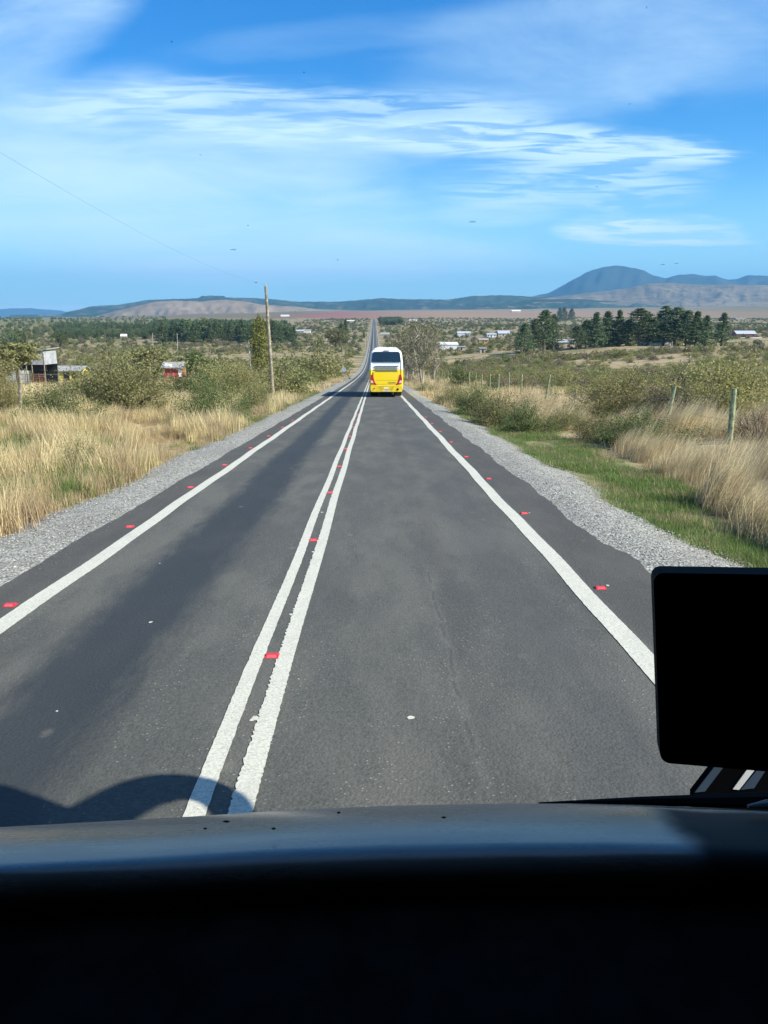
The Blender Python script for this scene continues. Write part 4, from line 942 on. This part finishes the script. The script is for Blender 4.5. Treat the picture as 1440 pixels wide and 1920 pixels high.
def ridge(name, crest, Y, depth, foot, mat, label, rough=.10, seed=1, cx=None, gully=3.0):
    """a range of hills with its own front slope, crest and back slope"""
    rg = np.random.default_rng(seed); px = np.arange(crest[0][0], crest[-1][0]+.1, 4.0)
    cy = np.interp(px, [a for a, b in crest], [b for a, b in crest]); nv = 34
    ph = rg.uniform(0, 6.28, 12); V = np.zeros((nv, len(px), 3))
    zf = at(720, foot, Y-depth*.5).z
    for i, (a, b) in enumerate(zip(px, cy)):
        c = at(a, b, Y)
        for j in range(nv):
            t = j/(nv-1)*1.8; yy_ = Y-depth*(1-t)*.5*1.0 if t <= 1 else Y+depth*(t-1)*.5
            s_ = yy_/Y
            w_ = ss(t, 0, 1) if t <= 1 else 1-.8*ss(t-1, 0, 1)
            w_ = float(w_)**1.0
            gl = vnoise(a*.011*gully+t*1.5, t*3.0, seed)*1.6+vnoise(a*.035*gully-t*3, t*7.0, seed+9)*.8
            amp = math.sin(min(t, 1)*math.pi)*rough if t <= 1 else 0
            z = zf+(c.z-zf)*max(0, w_-amp*(.7+gl))
            V[j, i] = (c.x*s_, yy_, z-(0 if j else 60))
    nn_ = len(px); ii = np.arange(nv*nn_).reshape(nv, nn_)
    q = np.stack([ii[:-1, :-1], ii[:-1, 1:], ii[1:, 1:], ii[1:, :-1]], -1).reshape(-1, 4)
    return tag(obj(name, mesh_np(name, V.reshape(-1, 3), q, mat, smooth=True)), label, 'hills', kind='structure')
def jag(cr, amp, seed, step=6):
    rg = np.random.default_rng(seed); px = np.arange(cr[0][0], cr[-1][0], step); y = np.interp(px, [a for a, b in cr], [b for a, b in cr])
    n_ = rg.normal(0, amp, len(px)); n_ = np.convolve(n_, [.25, .5, .25], 'same')+np.convolve(rg.normal(0, amp*2.2, len(px)), np.ones(9)/9, 'same')
    return list(zip(px, y+n_))
H_for = hillmat('forested ridge', (.030, .050, .030), (.050, .075, .042), (.20, .17, .11), .0012, .45, .6)
H_tan = hillmat('bare tan hill', (.22, .165, .10), (.28, .215, .14), (.075, .085, .05), .0022, .4, .6)
H_mix = hillmat('mottled dry hills', (.22, .185, .13), (.15, .13, .09), (.05, .062, .04), .0030, .40, .56)
H_mtn = hillmat('mountain forest', (.028, .042, .032), (.045, .06, .045), (.12, .11, .09), .0006, .45, .6)
ridge('blue_mountains', jag([(-120, 584), (0, 579), (60, 578), (110, 582), (160, 590), (260, 600)], .5, 3), 21000, 6000, 600, H_mtn, 'faint low blue mountains at the far left horizon', seed=3)
ridge('mountain', jag([(960, 560), (1000, 555), (1030, 549), (1060, 533), (1100, 511), (1130, 501), (1155, 498), (1172, 499), (1200, 508), (1225, 518), (1250, 521), (1270, 515), (1300, 513), (1322, 518), (1340, 518), (1365, 525), (1385, 522), (1402, 515), (1425, 517), (1500, 524), (1600, 540), (1700, 560)], .45, 4), 13500, 6500, 572, H_mtn, 'blue broad topped mountain with lower peaks at the right', seed=4, rough=.10, gully=2)
ridge('forested_ridge', jag([(20, 606), (90, 598), (130, 584), (170, 575), (220, 572), (280, 562), (350, 560), (374, 559), (378, 555), (420, 555), (424, 558), (450, 558), (500, 560), (560, 565), (620, 566), (680, 562), (720, 559), (780, 561), (840, 562), (880, 556), (920, 553), (980, 555), (1060, 558), (1150, 566), (1250, 574)], .35, 5, 4), 8200, 2600, 590, H_for, 'blue green forested ridge across the centre and left', seed=5)
ridge('tan_hill', jag([(70, 612), (150, 600), (210, 585), (250, 575), (290, 566), (330, 563), (380, 565), (420, 561), (455, 564), (490, 571), (540, 574), (600, 579), (660, 582), (730, 585), (800, 590)], .3, 6), 6300, 2000, 606, H_tan, 'bare tan hill in front of the forested ridge', seed=6, rough=.12)
ridge('dry_hills', jag([(1000, 562), (1080, 552), (1130, 548), (1180, 540), (1215, 532), (1260, 531), (1310, 534), (1360, 534), (1440, 535), (1520, 536), (1620, 545)], .5, 7), 8000, 2600, 566, H_mix, 'mottled dry hills below the blue mountain', seed=7, rough=.06, gully=6)
ridge('low_dark_hills', jag([(690, 583), (800, 580), (900, 573), (960, 566), (1010, 561), (1060, 560), (1110, 562), (1180, 566), (1260, 572)], .3, 8), 7000, 1600, 584, H_for, 'low dark wooded rise in front of the centre ridge', seed=8)
# ------------------------------------------------------------------ the yellow and white bus ahead
BX, BY = .91, 60.0; bz = float(P(BY))+.04
bus = empty('coach_bus', (BX, BY, bz), 0, 'yellow and white coach driving ahead in the right lane, seen from behind', 'bus'); bus.rotation_euler = (slope, 0, 0)
m, k, bs, co = newmat('coach paint'); sp = k.new('ShaderNodeSeparateXYZ'); k.put(sp.inputs[0], co)
c = k.mix(k.ramp(sp.outputs[2], 2.02, 2.16), (.86, .62, .002), (.80, .82, .80)); dn = k.noise(co, 2.5, 5, .6)
c = k.mix(k.m('MULTIPLY', k.ramp(sp.outputs[2], 1.5, .35), k.m('MULTIPLY', k.ramp(dn, .35, .65), .5)), c, (.30, .24, .08))
k.put(bs.inputs['Base Color'], c); bs.inputs['Roughness'].default_value = .32; bs.inputs['Coat Weight'].default_value = .4; M_coach = m
M_glass = plain('tinted glass', (.012, .022, .032), .08, .1, 1, .8); M_blk = plain('black trim', (.010, .010, .010), .75, spec=.15); M_tyre = plain('tyre rubber', (.02, .02, .02), .85); M_rim = plain('steel rim', (.55, .55, .56), .35, .1, 3, .5, .7)
M_tail = plain('red lamp plastic', (.42, .015, .02), .2, .15, 5); M_tailw = plain('pale lamp plastic', (.75, .45, .38), .2, .1, 5); M_ink = plain('dark lettering', (.12, .10, .03), .6); M_grv = plain('louvre grille', (.16, .15, .07), .6); M_plate = plain('number plate', (.72, .72, .66), .5)
half = [(1.20, .42), (1.27, .62), (1.30, 1.0), (1.30, 2.1), (1.26, 2.7), (1.20, 3.25), (1.14, 3.46), (1.02, 3.57), (.8, 3.61), (0, 3.63)]
prof = half+[(-x, z) for x, z in half[-2::-1]]
def rake(z): return .02+.16*max(0, (z-1.9)/1.7)**1.5
def ringat(y, ins, cx=0, cz=1.95):
    out = []
    for x, z in prof:
        sx = x*(1-ins/1.3); sz = cz+(z-cz)*(1-ins/1.6); out.append((sx, y+rake(z)*(1 if y < 2 else 0), sz))
    return out
ringsb = [(0, .13), (.03, .07), (.09, .025), (.2, 0), (1.0, 0), (11.0, 0), (11.8, .03), (12.0, .15)]
V = []; Fb = []; n = len(prof)
for y, ins in ringsb: V += ringat(y, ins)
for i in range(len(ringsb)-1):
    for j in range(n): Fb.append((i*n+j, i*n+(j+1) % n, (i+1)*n+(j+1) % n, (i+1)*n+j))
Fb.append(tuple(range(n))); Fb.append(tuple((len(ringsb)-1)*n+j for j in range(n-1, -1, -1)))
mb = MB(); mb.add(V, Fb); ob = mb.build('body', M_coach, bus)
def plate(name, x0, z0, x1, z1, mat, th=.02, parent=bus, off=0.0, bevel=0.0, poly=None):
    """thin panel following the raked rear face"""
    pl_ = poly or [(x0, z0), (x1, z0), (x1, z1), (x0, z1)]; nn = len(pl_); mb = MB()
    vs = [(x, rake(z)-th+off, z) for x, z in pl_]+[(x, rake(z)+.02+off, z) for x, z in pl_]
    mb.add(vs, [tuple(range(nn)), tuple(range(2*nn-1, nn-1, -1))]+[(j, nn+j, nn+(j+1) % nn, (j+1) % nn) for j in range(nn)])
    return mb.build(name, mat, parent, bevel=bevel)
rw = plate('rear_window', 0, 0, 0, 0, M_glass, .02, poly=[(-1.12, 2.66), (1.08, 2.66), (1.10, 2.70), (1.04, 3.36), (.9, 3.43), (-.9, 3.43), (-1.05, 3.36), (-1.14, 2.70)])
hp = [(-.98, 3.60), (.98, 3.60), (.84, 3.72), (.66, 3.78), (-.66, 3.78), (-.84, 3.72)]
mb = MB(); mb.prism(hp, .32, 3.4); mb.build('roof_air_conditioner', plain('white roof pod', (.80, .80, .78), .4), bus, bevel=.02)
plate('spoiler_slot', -.22, 3.50, .22, 3.53, M_blk, .03)
for z, wd, mt in ((2.33, .92, M_blk), (2.14, .92, M_grv), (1.96, .86, M_grv)): plate('louvre', -wd+.02, z-.026, wd, z+.026, mt, .03)
plate('engine_hatch_seam', -.85, 1.27, .9, 1.285, M_grv, .015)
plate('engine_hatch', -.98, .98, .98, 1.95, M_coach, .012, bevel=.0)
for sg in (1, -1):
    pl_ = [(sg*1.16, 1.70), (sg*1.02, 1.72), (sg*.96, 1.45), (sg*.90, 1.18), (sg*.74, .93), (sg*1.02, .98), (sg*1.20, 1.05), (sg*1.23, 1.35)]
    if sg < 0: pl_ = pl_[::-1]
    tl = plate('tail_light', 0, 0, 0, 0, M_tail, .035, poly=pl_)
    q = [(sg*1.20, 1.08), (sg*1.20, 1.30), (sg*1.04, 1.25), (sg*.97, 1.06)]
    if sg < 0: q = q[::-1]
    plate('indicator_lens', 0, 0, 0, 0, M_tailw, .045, parent=tl, poly=q)
bp = plate('bumper', 0, 0, 0, 0, M_coach, .06, poly=[(-1.16, .40), (1.16, .40), (1.22, .60), (1.20, .90), (-1.20, .90), (-1.22, .60)], bevel=.015)
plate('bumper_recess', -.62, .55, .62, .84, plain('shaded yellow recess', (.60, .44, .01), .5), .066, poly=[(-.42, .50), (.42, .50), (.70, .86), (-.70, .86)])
plate('number_plate', -.20, .62, .20, .74, M_plate, .082); plate('bumper_step', -.25, .44, .3, .50, M_plate, .075)
for x, z, r_ in ((.88, .60, .085), (-.92, .66, .05)):
    mb = MB(); mb.tube([(x, -.075, z), (x, -.02, z)], r_, 16); mb.build('exhaust_outlet' if x > 0 else 'rear_reflector', M_blk if x > 0 else M_tail, bus)
# illegible dark maker script, as far as it can be made out: a slanted row of strokes
mb = MB(); random.seed(5); x = .12
for i in range(9):
    w_ = .055; z0 = 1.055+(.0 if i else -.01); h_ = .065
    mb.add([(x, -.0, z0), (x+w_, -.0, z0), (x+w_+.02, -.0, z0+h_), (x+.02, -.0, z0+h_), (x, .02, z0), (x+w_, .02, z0), (x+w_+.02, .02, z0+h_), (x+.02, .02, z0+h_)], [(0, 1, 2, 3), (7, 6, 5, 4), (0, 4, 5, 1), (1, 5, 6, 2), (2, 6, 7, 3), (3, 7, 4, 0)]); x += .068
mb.build('lettering', M_ink, bus)
for y_ in (3.1, 9.6):
    for sg in (1, -1):
        x0 = sg*1.24; x1 = sg*(.66 if y_ < 5 else .95)
        mb = MB(); mb.tube([(x0, y_, .50), (x1, y_, .50)], .50, 28)
        wh = mb.build('wheel', M_tyre, bus, bevel=.03); mb = MB(); mb.tube([(x0+sg*.01, y_, .50), (x0-sg*.1, y_, .50)], .28, 20); mb.build('rim', M_rim, wh)
mb = MB(); mb.box((-1.1, .5, .34), (1.1, 11.5, .44)); mb.box((-.5, 2.4, .2), (.4, 3.6, .5)); mb.build('chassis', M_blk, bus)
mb = MB(); mb.box((.72, -.02, .10), (1.16, .03, .38)); mb.build('mud_flap', M_blk, bus)
for sg in (1, -1):
    mb = MB(); mb.box((sg*1.285, 1.2, 2.35), (sg*1.312, 11.2, 3.15)); mb.build('side_window', M_glass, bus)
# ------------------------------------------------------------------ the coach the picture is taken from
XL, XR, ZT, YF = -1.06, 1.52, 1.12, 1.72
cabin = empty('coach_cab', (.23, 1.0, -2.3), 0, 'dark front cabin and dashboard of the coach carrying the camera', 'bus'); off = cabin.location
M_int = plain('dark cabin lining', (.008, .008, .007), .85, .1, 3, .2)
M_dash = plain('dark dashboard plastic', (.012, .012, .010), .85, .35, 9, .1, bump=.3, bscale=300)
def cb(name, mb, mat, **kw):
    mb.v = [tuple(Vector(v_)-off) for v_ in mb.v]; return mb.build(name, mat, cabin, **kw)
mb = MB(); mb.box((XL, -6.0, ZT), (XR, YF-.10, ZT+.10)); cb('roof', mb, M_int)
mb = MB(); mb.box((XL-.06, -6.0, -1.95), (XL, YF+.02, ZT+.1)); cb('side_panel', mb, M_int)
mb = MB(); mb.box((XR, -6.0, -1.95), (XR+.06, YF+.02, ZT+.1)); cb('side_panel', mb, M_int)
mb = MB(); mb.box((XL, -6.06, -1.95), (XR, -6.0, ZT)); cb('rear_panel', mb, M_int)
mb = MB(); mb.box((XL, -6.0, -2.02), (XR, YF+.02, -1.95)); mb.box((XL, YF+.02, -1.98), (XR, YF+.08, -1.60)); cb('floor', mb, M_int)
# dashboard: curved roll along the windscreen foot, then a long sloping face towards the viewer
rim_px = [(-300, 1583), (-120, 1563), (0, 1551), (180, 1541), (360, 1531), (540, 1519), (720, 1511), (900, 1507), (1060, 1506), (1200, 1509), (1320, 1514), (1440, 1521), (1560, 1530), (1800, 1550)]
m, k, bs, co = newmat('glossy cowl'); f = k.noise(k.mapping(co, (1, 6, 6)), 2.5, 5, .6)
k.put(bs.inputs['Base Color'], k.mix(k.ramp(f, .3, .7), (.13, .125, .11), (.19, .18, .16))); k.put(bs.inputs['Roughness'], k.ramp(f, .3, .7, .22, .34)); bs.inputs['Specular IOR Level'].default_value = .9
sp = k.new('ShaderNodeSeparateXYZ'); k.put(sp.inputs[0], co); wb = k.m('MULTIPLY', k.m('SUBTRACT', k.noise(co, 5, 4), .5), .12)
refl_m = k.m('MULTIPLY', k.ramp(k.m('ADD', sp.outputs[0], wb), .40, .50), k.ramp(k.m('ADD', sp.outputs[1], wb), .72, .64))  # dark reflection at the right end, painted into the cowl's colour and gloss
dust = k.noise(co, 160, 3, .7)
bc = bs.inputs['Base Color'].links[0].from_socket; bc = k.mix(k.m('MULTIPLY', k.ramp(dust, .60, .72), .35), bc, (.35, .34, .31))
k.put(bs.inputs['Base Color'], k.mix(k.m('MULTIPLY', refl_m, .85), bc, (.02, .02, .02)))
rg0 = bs.inputs['Roughness'].links[0].from_socket; k.put(bs.inputs['Roughness'], k.m('ADD', rg0, k.m('MULTIPLY', refl_m, .4)))
k.put(bs.inputs['Specular IOR Level'], k.m('SUBTRACT', .9, k.m('MULTIPLY', refl_m, .8))); k.put(bs.inputs['Coat Weight'], k.m('SUBTRACT', .3, k.m('MULTIPLY', refl_m, .3))); bs.inputs['Coat Roughness'].default_value = .25
M_cowl = m
RD = .95; mbr = MB(); secs = []
for px, py in rim_px:
    e_ = at(px, py, YF+.10-.05*((px-720)/720)**2)
    rr_ = math.atan2(-e_.z, e_.y)                       # the view ray grazes the cowl at its rim
    cy_, cz_ = e_.y-math.sin(rr_)*RD, e_.z-math.cos(rr_)*RD
    sec = []
    for q in range(25):
        ang = rr_+R(14)-R(39)*q/24
        sec.append((e_.x, cy_+math.sin(ang)*RD, cz_+math.cos(ang)*RD))
    a = sec[-1]
    for dy, dz in ((-.018, -.003), (-.034, -.012), (-.046, -.027), (-.052, -.048), (-.054, -.17)): sec.append((a[0], a[1]+dy, a[2]+dz))
    secs.append(sec)
ns = len(secs[0]); V = [p for s_ in secs for p in s_]; Fb = []
for i in range(len(secs)-1):
    for j in range(ns-1): Fb.append((i*ns+j, i*ns+j+1, (i+1)*ns+j+1, (i+1)*ns+j))
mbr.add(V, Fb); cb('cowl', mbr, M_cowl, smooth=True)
mb = MB(); V = []; Fb = []
for s_ in secs:
    a = s_[-2]; V += [(a[0], a[1]+.03, a[2]-.03), (a[0], a[1]-.06, a[2]-.04), (a[0], a[1]-.55, a[2]-.07), (a[0], a[1]-.75, a[2]-.16), (a[0], a[1]-.80, -1.95)]
ns = 5
for i in range(len(secs)-1):
    for j in range(ns-1): Fb.append((i*ns+j, i*ns+j+1, (i+1)*ns+j+1, (i+1)*ns+j))
mb.add(V, Fb); cb('dashboard', mb, M_dash, smooth=False)
# outside mirror on the right front corner: its arm and head throw the arched shadow on the road
def back(lat, d, X0):
    H = (X0-lat)/1.15; return Vector((X0, d-.5*H, -2.33-.058*d+H))
def chaikin(pts, n=2):
    for _ in range(n):
        o_ = [pts[0]]
        for a, b in zip(pts, pts[1:]): o_ += [a*.75+b*.25, a*.25+b*.75]
        pts = o_+[pts[-1]]
    return pts
def bk(px, py, ins):
    p = gpr(px, py); return back(p.x, p.y-ins, 2.05)
arm = [bk(-260, 1455, .22), bk(-120, 1450, .22), bk(0, 1466, .24), bk(80, 1492, .24), bk(150, 1518, .22)]
mb = MB(); mb.tube([(XR-.1, YF-.1, ZT+.05)]+arm, [.06, .16, .17, .17, .16, .14], 14); cb('mirror_arm', mb, M_blk, smooth=True)
arc = [bk(165, 1522, .18), bk(215, 1490, .17), bk(270, 1462, .17), bk(335, 1449, .17), bk(395, 1464, .16), bk(432, 1492, .16), bk(448, 1524, .2), bk(448, 1580, .25)]
ra = [Vector((q, 0, 0)) for q in (.13, .12, .12, .12, .11, .09, .07, .06)]
mb = MB(); mb.tube(chaikin(arc), [q.x for q in chaikin(ra)], 16); cb('mirror_head', mb, M_blk, smooth=True)
# wiper
wp = empty('windscreen_wiper', at(1440, 1500, 1.8), 0, 'black wiper arm lying along the foot of the windscreen at right', 'wiper'); wo = wp.location
pts = [at(1010, 1507, 1.80), at(1200, 1502, 1.80), at(1440, 1500, 1.80), at(1700, 1500, 1.8)]
mb = MB(); mb.tube([p-wo for p in pts], [.004, .012, .022, .03], 8); mb.build('arm', M_blk, wp)
mb = MB(); a0 = at(1402, 1512, 1.62)-wo; mb.tube([a0, at(1440, 1508, 1.62)-wo, at(1500, 1508, 1.62)-wo], [.004, .012, .016], 8); mb.build('chrome_clip', plain('dull clip', (.22, .23, .22), .6), wp)
# black display screen
MY = 1.45
def rrect(corners, rads, nseg=6):
    out = []
    nC = len(corners)
    for i, c_ in enumerate(corners):
        p0 = Vector(corners[i-1]); p1 = Vector(c_); p2 = Vector(corners[(i+1) % nC]); a = (p0-p1).normalized()*rads; b = (p2-p1).normalized()*rads
        for q in range(nseg+1):
            t = q/nseg; out.append((p1+a)*(1-t)**2+p1*2*t*(1-t)+(p1+b)*t*t)
    return out
mon = empty('display_screen', at(1420, 1260, MY), 0, 'black rounded display screen mounted at the right of the windscreen', 'screen'); mo = mon.location
cor = [at(1225, 1074, MY), at(1620, 1080, MY), at(1620, 1462, MY-.02), at(1238, 1430, MY-.02)]
rr2 = rrect(cor, .024); nq = len(rr2); back_v = Vector((0.01, .045, .0))
mb = MB(); mb.add([p-mo for p in rr2]+[p-mo+back_v for p in rr2], [tuple(range(nq))]+[tuple(range(2*nq-1, nq-1, -1))]+[(j, nq+j, nq+(j+1) % nq, (j+1) % nq) for j in range(nq)])
M_case = plain('matte black casing', (.008, .009, .010), .8, .1, 3, .15)
mb.build('casing', M_case, mon)
M_scr = plain('switched off screen', (.004, .006, .010), .3, .2, 1, .3)
cin = [at(1245, 1096, MY-.002), at(1600, 1100, MY-.002), at(1600, 1440, MY-.022), at(1257, 1408, MY-.022)]
mb = MB(); q4 = [p-mo for p in rrect(cin, .01)]; nq = len(q4); mb.add(q4+[p+Vector((0, .0015, 0)) for p in q4], [tuple(range(nq))]+[tuple(range(2*nq-1, nq-1, -1))]+[(j, nq+j, nq+(j+1) % nq, (j+1) % nq) for j in range(nq)]); mb.build('screen_glass', M_scr, mon)
# added dark panel below it, slanted reflections painted on as stripes
def quad3(name, pp, mat, parent, Yq, th=.012):
    a = [at(x, y, Yq)-off for x, y in pp]; n_ = len(a); mb = MB(); mb.add(a+[p+Vector((0, th, 0)) for p in a], [tuple(range(n_))]+[tuple(range(2*n_-1, n_-1, -1))]+[(j, n_+j, n_+(j+1) % n_, (j+1) % n_) for j in range(n_)]); return mb.build(name, mat, parent)
YB = 2.3
br = quad3('reflection_panel', [(1300, 1490), (1350, 1425), (1600, 1425), (1600, 1560), (1300, 1560)], plain('black reflection panel', (.0022, .0026, .0034), .9, .1, spec=.02), cabin, YB, .03)
quad3('blue_reflection', [(1303, 1486), (1343, 1434), (1360, 1434), (1322, 1484)], plain('blue grey reflection', (.030, .055, .095), .7, .1), br, YB-.004, .003)
quad3('white_reflection', [(1374, 1480), (1406, 1436), (1419, 1439), (1386, 1481)], plain('white reflection', (.62, .66, .68), .7, .1), br, YB-.004, .003)
quad3('blue_reflection', [(1389, 1481), (1422, 1441), (1436, 1444), (1414, 1478)], plain('dim blue reflection', (.025, .05, .09), .7, .1), br, YB-.004, .003)
# dried specks on the windscreen
M_spk = plain('dried insect speck', (.012, .012, .014), .9)
M_fnt = plain('faint dried speck', (.08, .10, .14), .9); kk = NT(M_fnt.node_tree); tb_ = kk.new('ShaderNodeBsdfTransparent'); mxs = kk.new('ShaderNodeMixShader'); tg_ = kk.new('ShaderNodeTexCoord').outputs['Generated']; vm_ = kk.new('ShaderNodeVectorMath', operation='MULTIPLY_ADD'); kk.put(vm_.inputs[0], tg_); vm_.inputs[1].default_value = (2, 0, 2); vm_.inputs[2].default_value = (-1, 0, -1); vl_ = kk.new('ShaderNodeVectorMath', operation='LENGTH'); kk.put(vl_.inputs[0], vm_.outputs[0]); kk.put(mxs.inputs[0], kk.ramp(vl_.outputs['Value'], .95, .1, 0, .30))
kk.l.new(tb_.outputs[0], mxs.inputs[1]); kk.l.new(M_fnt.node_tree.nodes['Principled BSDF'].outputs[0], mxs.inputs[2]); kk.l.new(mxs.outputs[0], M_fnt.node_tree.nodes['Material Output'].inputs[0])
for i, (px, py, w, h, lb) in enumerate(((425, 1540, 11, 4, 'largest dark speck on windscreen foot above the cowl'), (385, 1553, 6, 4, 'dark speck left of the largest speck'), (513, 1553, 7, 4, 'dark speck right of the largest speck'), (635, 1523, 6, 4, 'dark speck at the cowl rim near its middle'),
        (832, 1532, 7, 4, 'dark speck right of the cowl middle'), (685, 1587, 6, 5, 'lowest dark speck on the blue cowl reflection'), (437, 468, 17, 3.2, 'long flat speck in the lower left sky'), (885, 416, 19, 3.5, 'long flat dark smudge in the sky above the bus'),
        (376, 291, 3, 3, 'tiny speck in the pale cloud veil at left'), (480, 530, 5, 5, 'blurry speck just above the utility pole'), (1242, 496, 10, 2, 'left flat speck above the blue mountain'), (1268, 494, 11, 2, 'right flat speck above the blue mountain'), (1119, 350, 3, 3, 'tiny speck in the right hand cloud'),
        (322, 79, 4, 4, 'tiny speck in the upper left blue sky'), (570, 136, 3, 3, 'tiny speck in the blue gap above the clouds'), (633, 487, 4, 3, 'tiny speck in the sky above the far road'), (465, 423, 4, 3, 'tiny speck in the pale sky left of centre'), (1180, 195, 3, 2, 'tiny speck below the upper right veil'), (1212, 14, 3, 3, 'tiny speck near the top edge at right'))):
    Yq = 1.66 if py > 1000 else 1.60
    c_ = at(px, py, Yq if py < 1500 else 1.52); s_ = c_.length/F; rg = np.random.default_rng(i); n_ = 10
    mb = MB(); ring = [(math.cos(j*2*math.pi/n_)*w*.6*s_*rg.uniform(.7, 1.1), -.001, math.sin(j*2*math.pi/n_)*h*.6*s_*rg.uniform(.7, 1.1)) for j in range(n_)]
    mb.add(ring+[(0, -.004, 0)]+[(0, .002, 0)], [(j, (j+1) % n_, n_) for j in range(n_)]+[((j+1) % n_, j, n_+1) for j in range(n_)])
    o = mb.build('windscreen_speck', M_spk if py > 1000 else M_fnt, smooth=True); o.location = c_; tag(o, lb, 'speck', 'specks dried on the windscreen')
# ------------------------------------------------------------------ haze
mb = MB(); mb.box((-24000, -200, -60), (24000, 25000, 1350))
hz = mb.build('haze', bpy.data.materials.new('haze')); mt = hz.data.materials[0]; mt.use_nodes = True; nt = mt.node_tree; nt.nodes.clear()
out = nt.nodes.new('ShaderNodeOutputMaterial'); pv = nt.nodes.new('ShaderNodeVolumePrincipled'); nt.links.new(pv.outputs[0], out.inputs['Volume'])
pv.inputs['Color'].default_value = (.20, .54, .93, 1); pv.inputs['Density'].default_value = 6.5e-5; pv.inputs['Anisotropy'].default_value = 0.0
tag(hz, 'thin blue haze over the far plain and mountains', 'haze', kind='stuff')
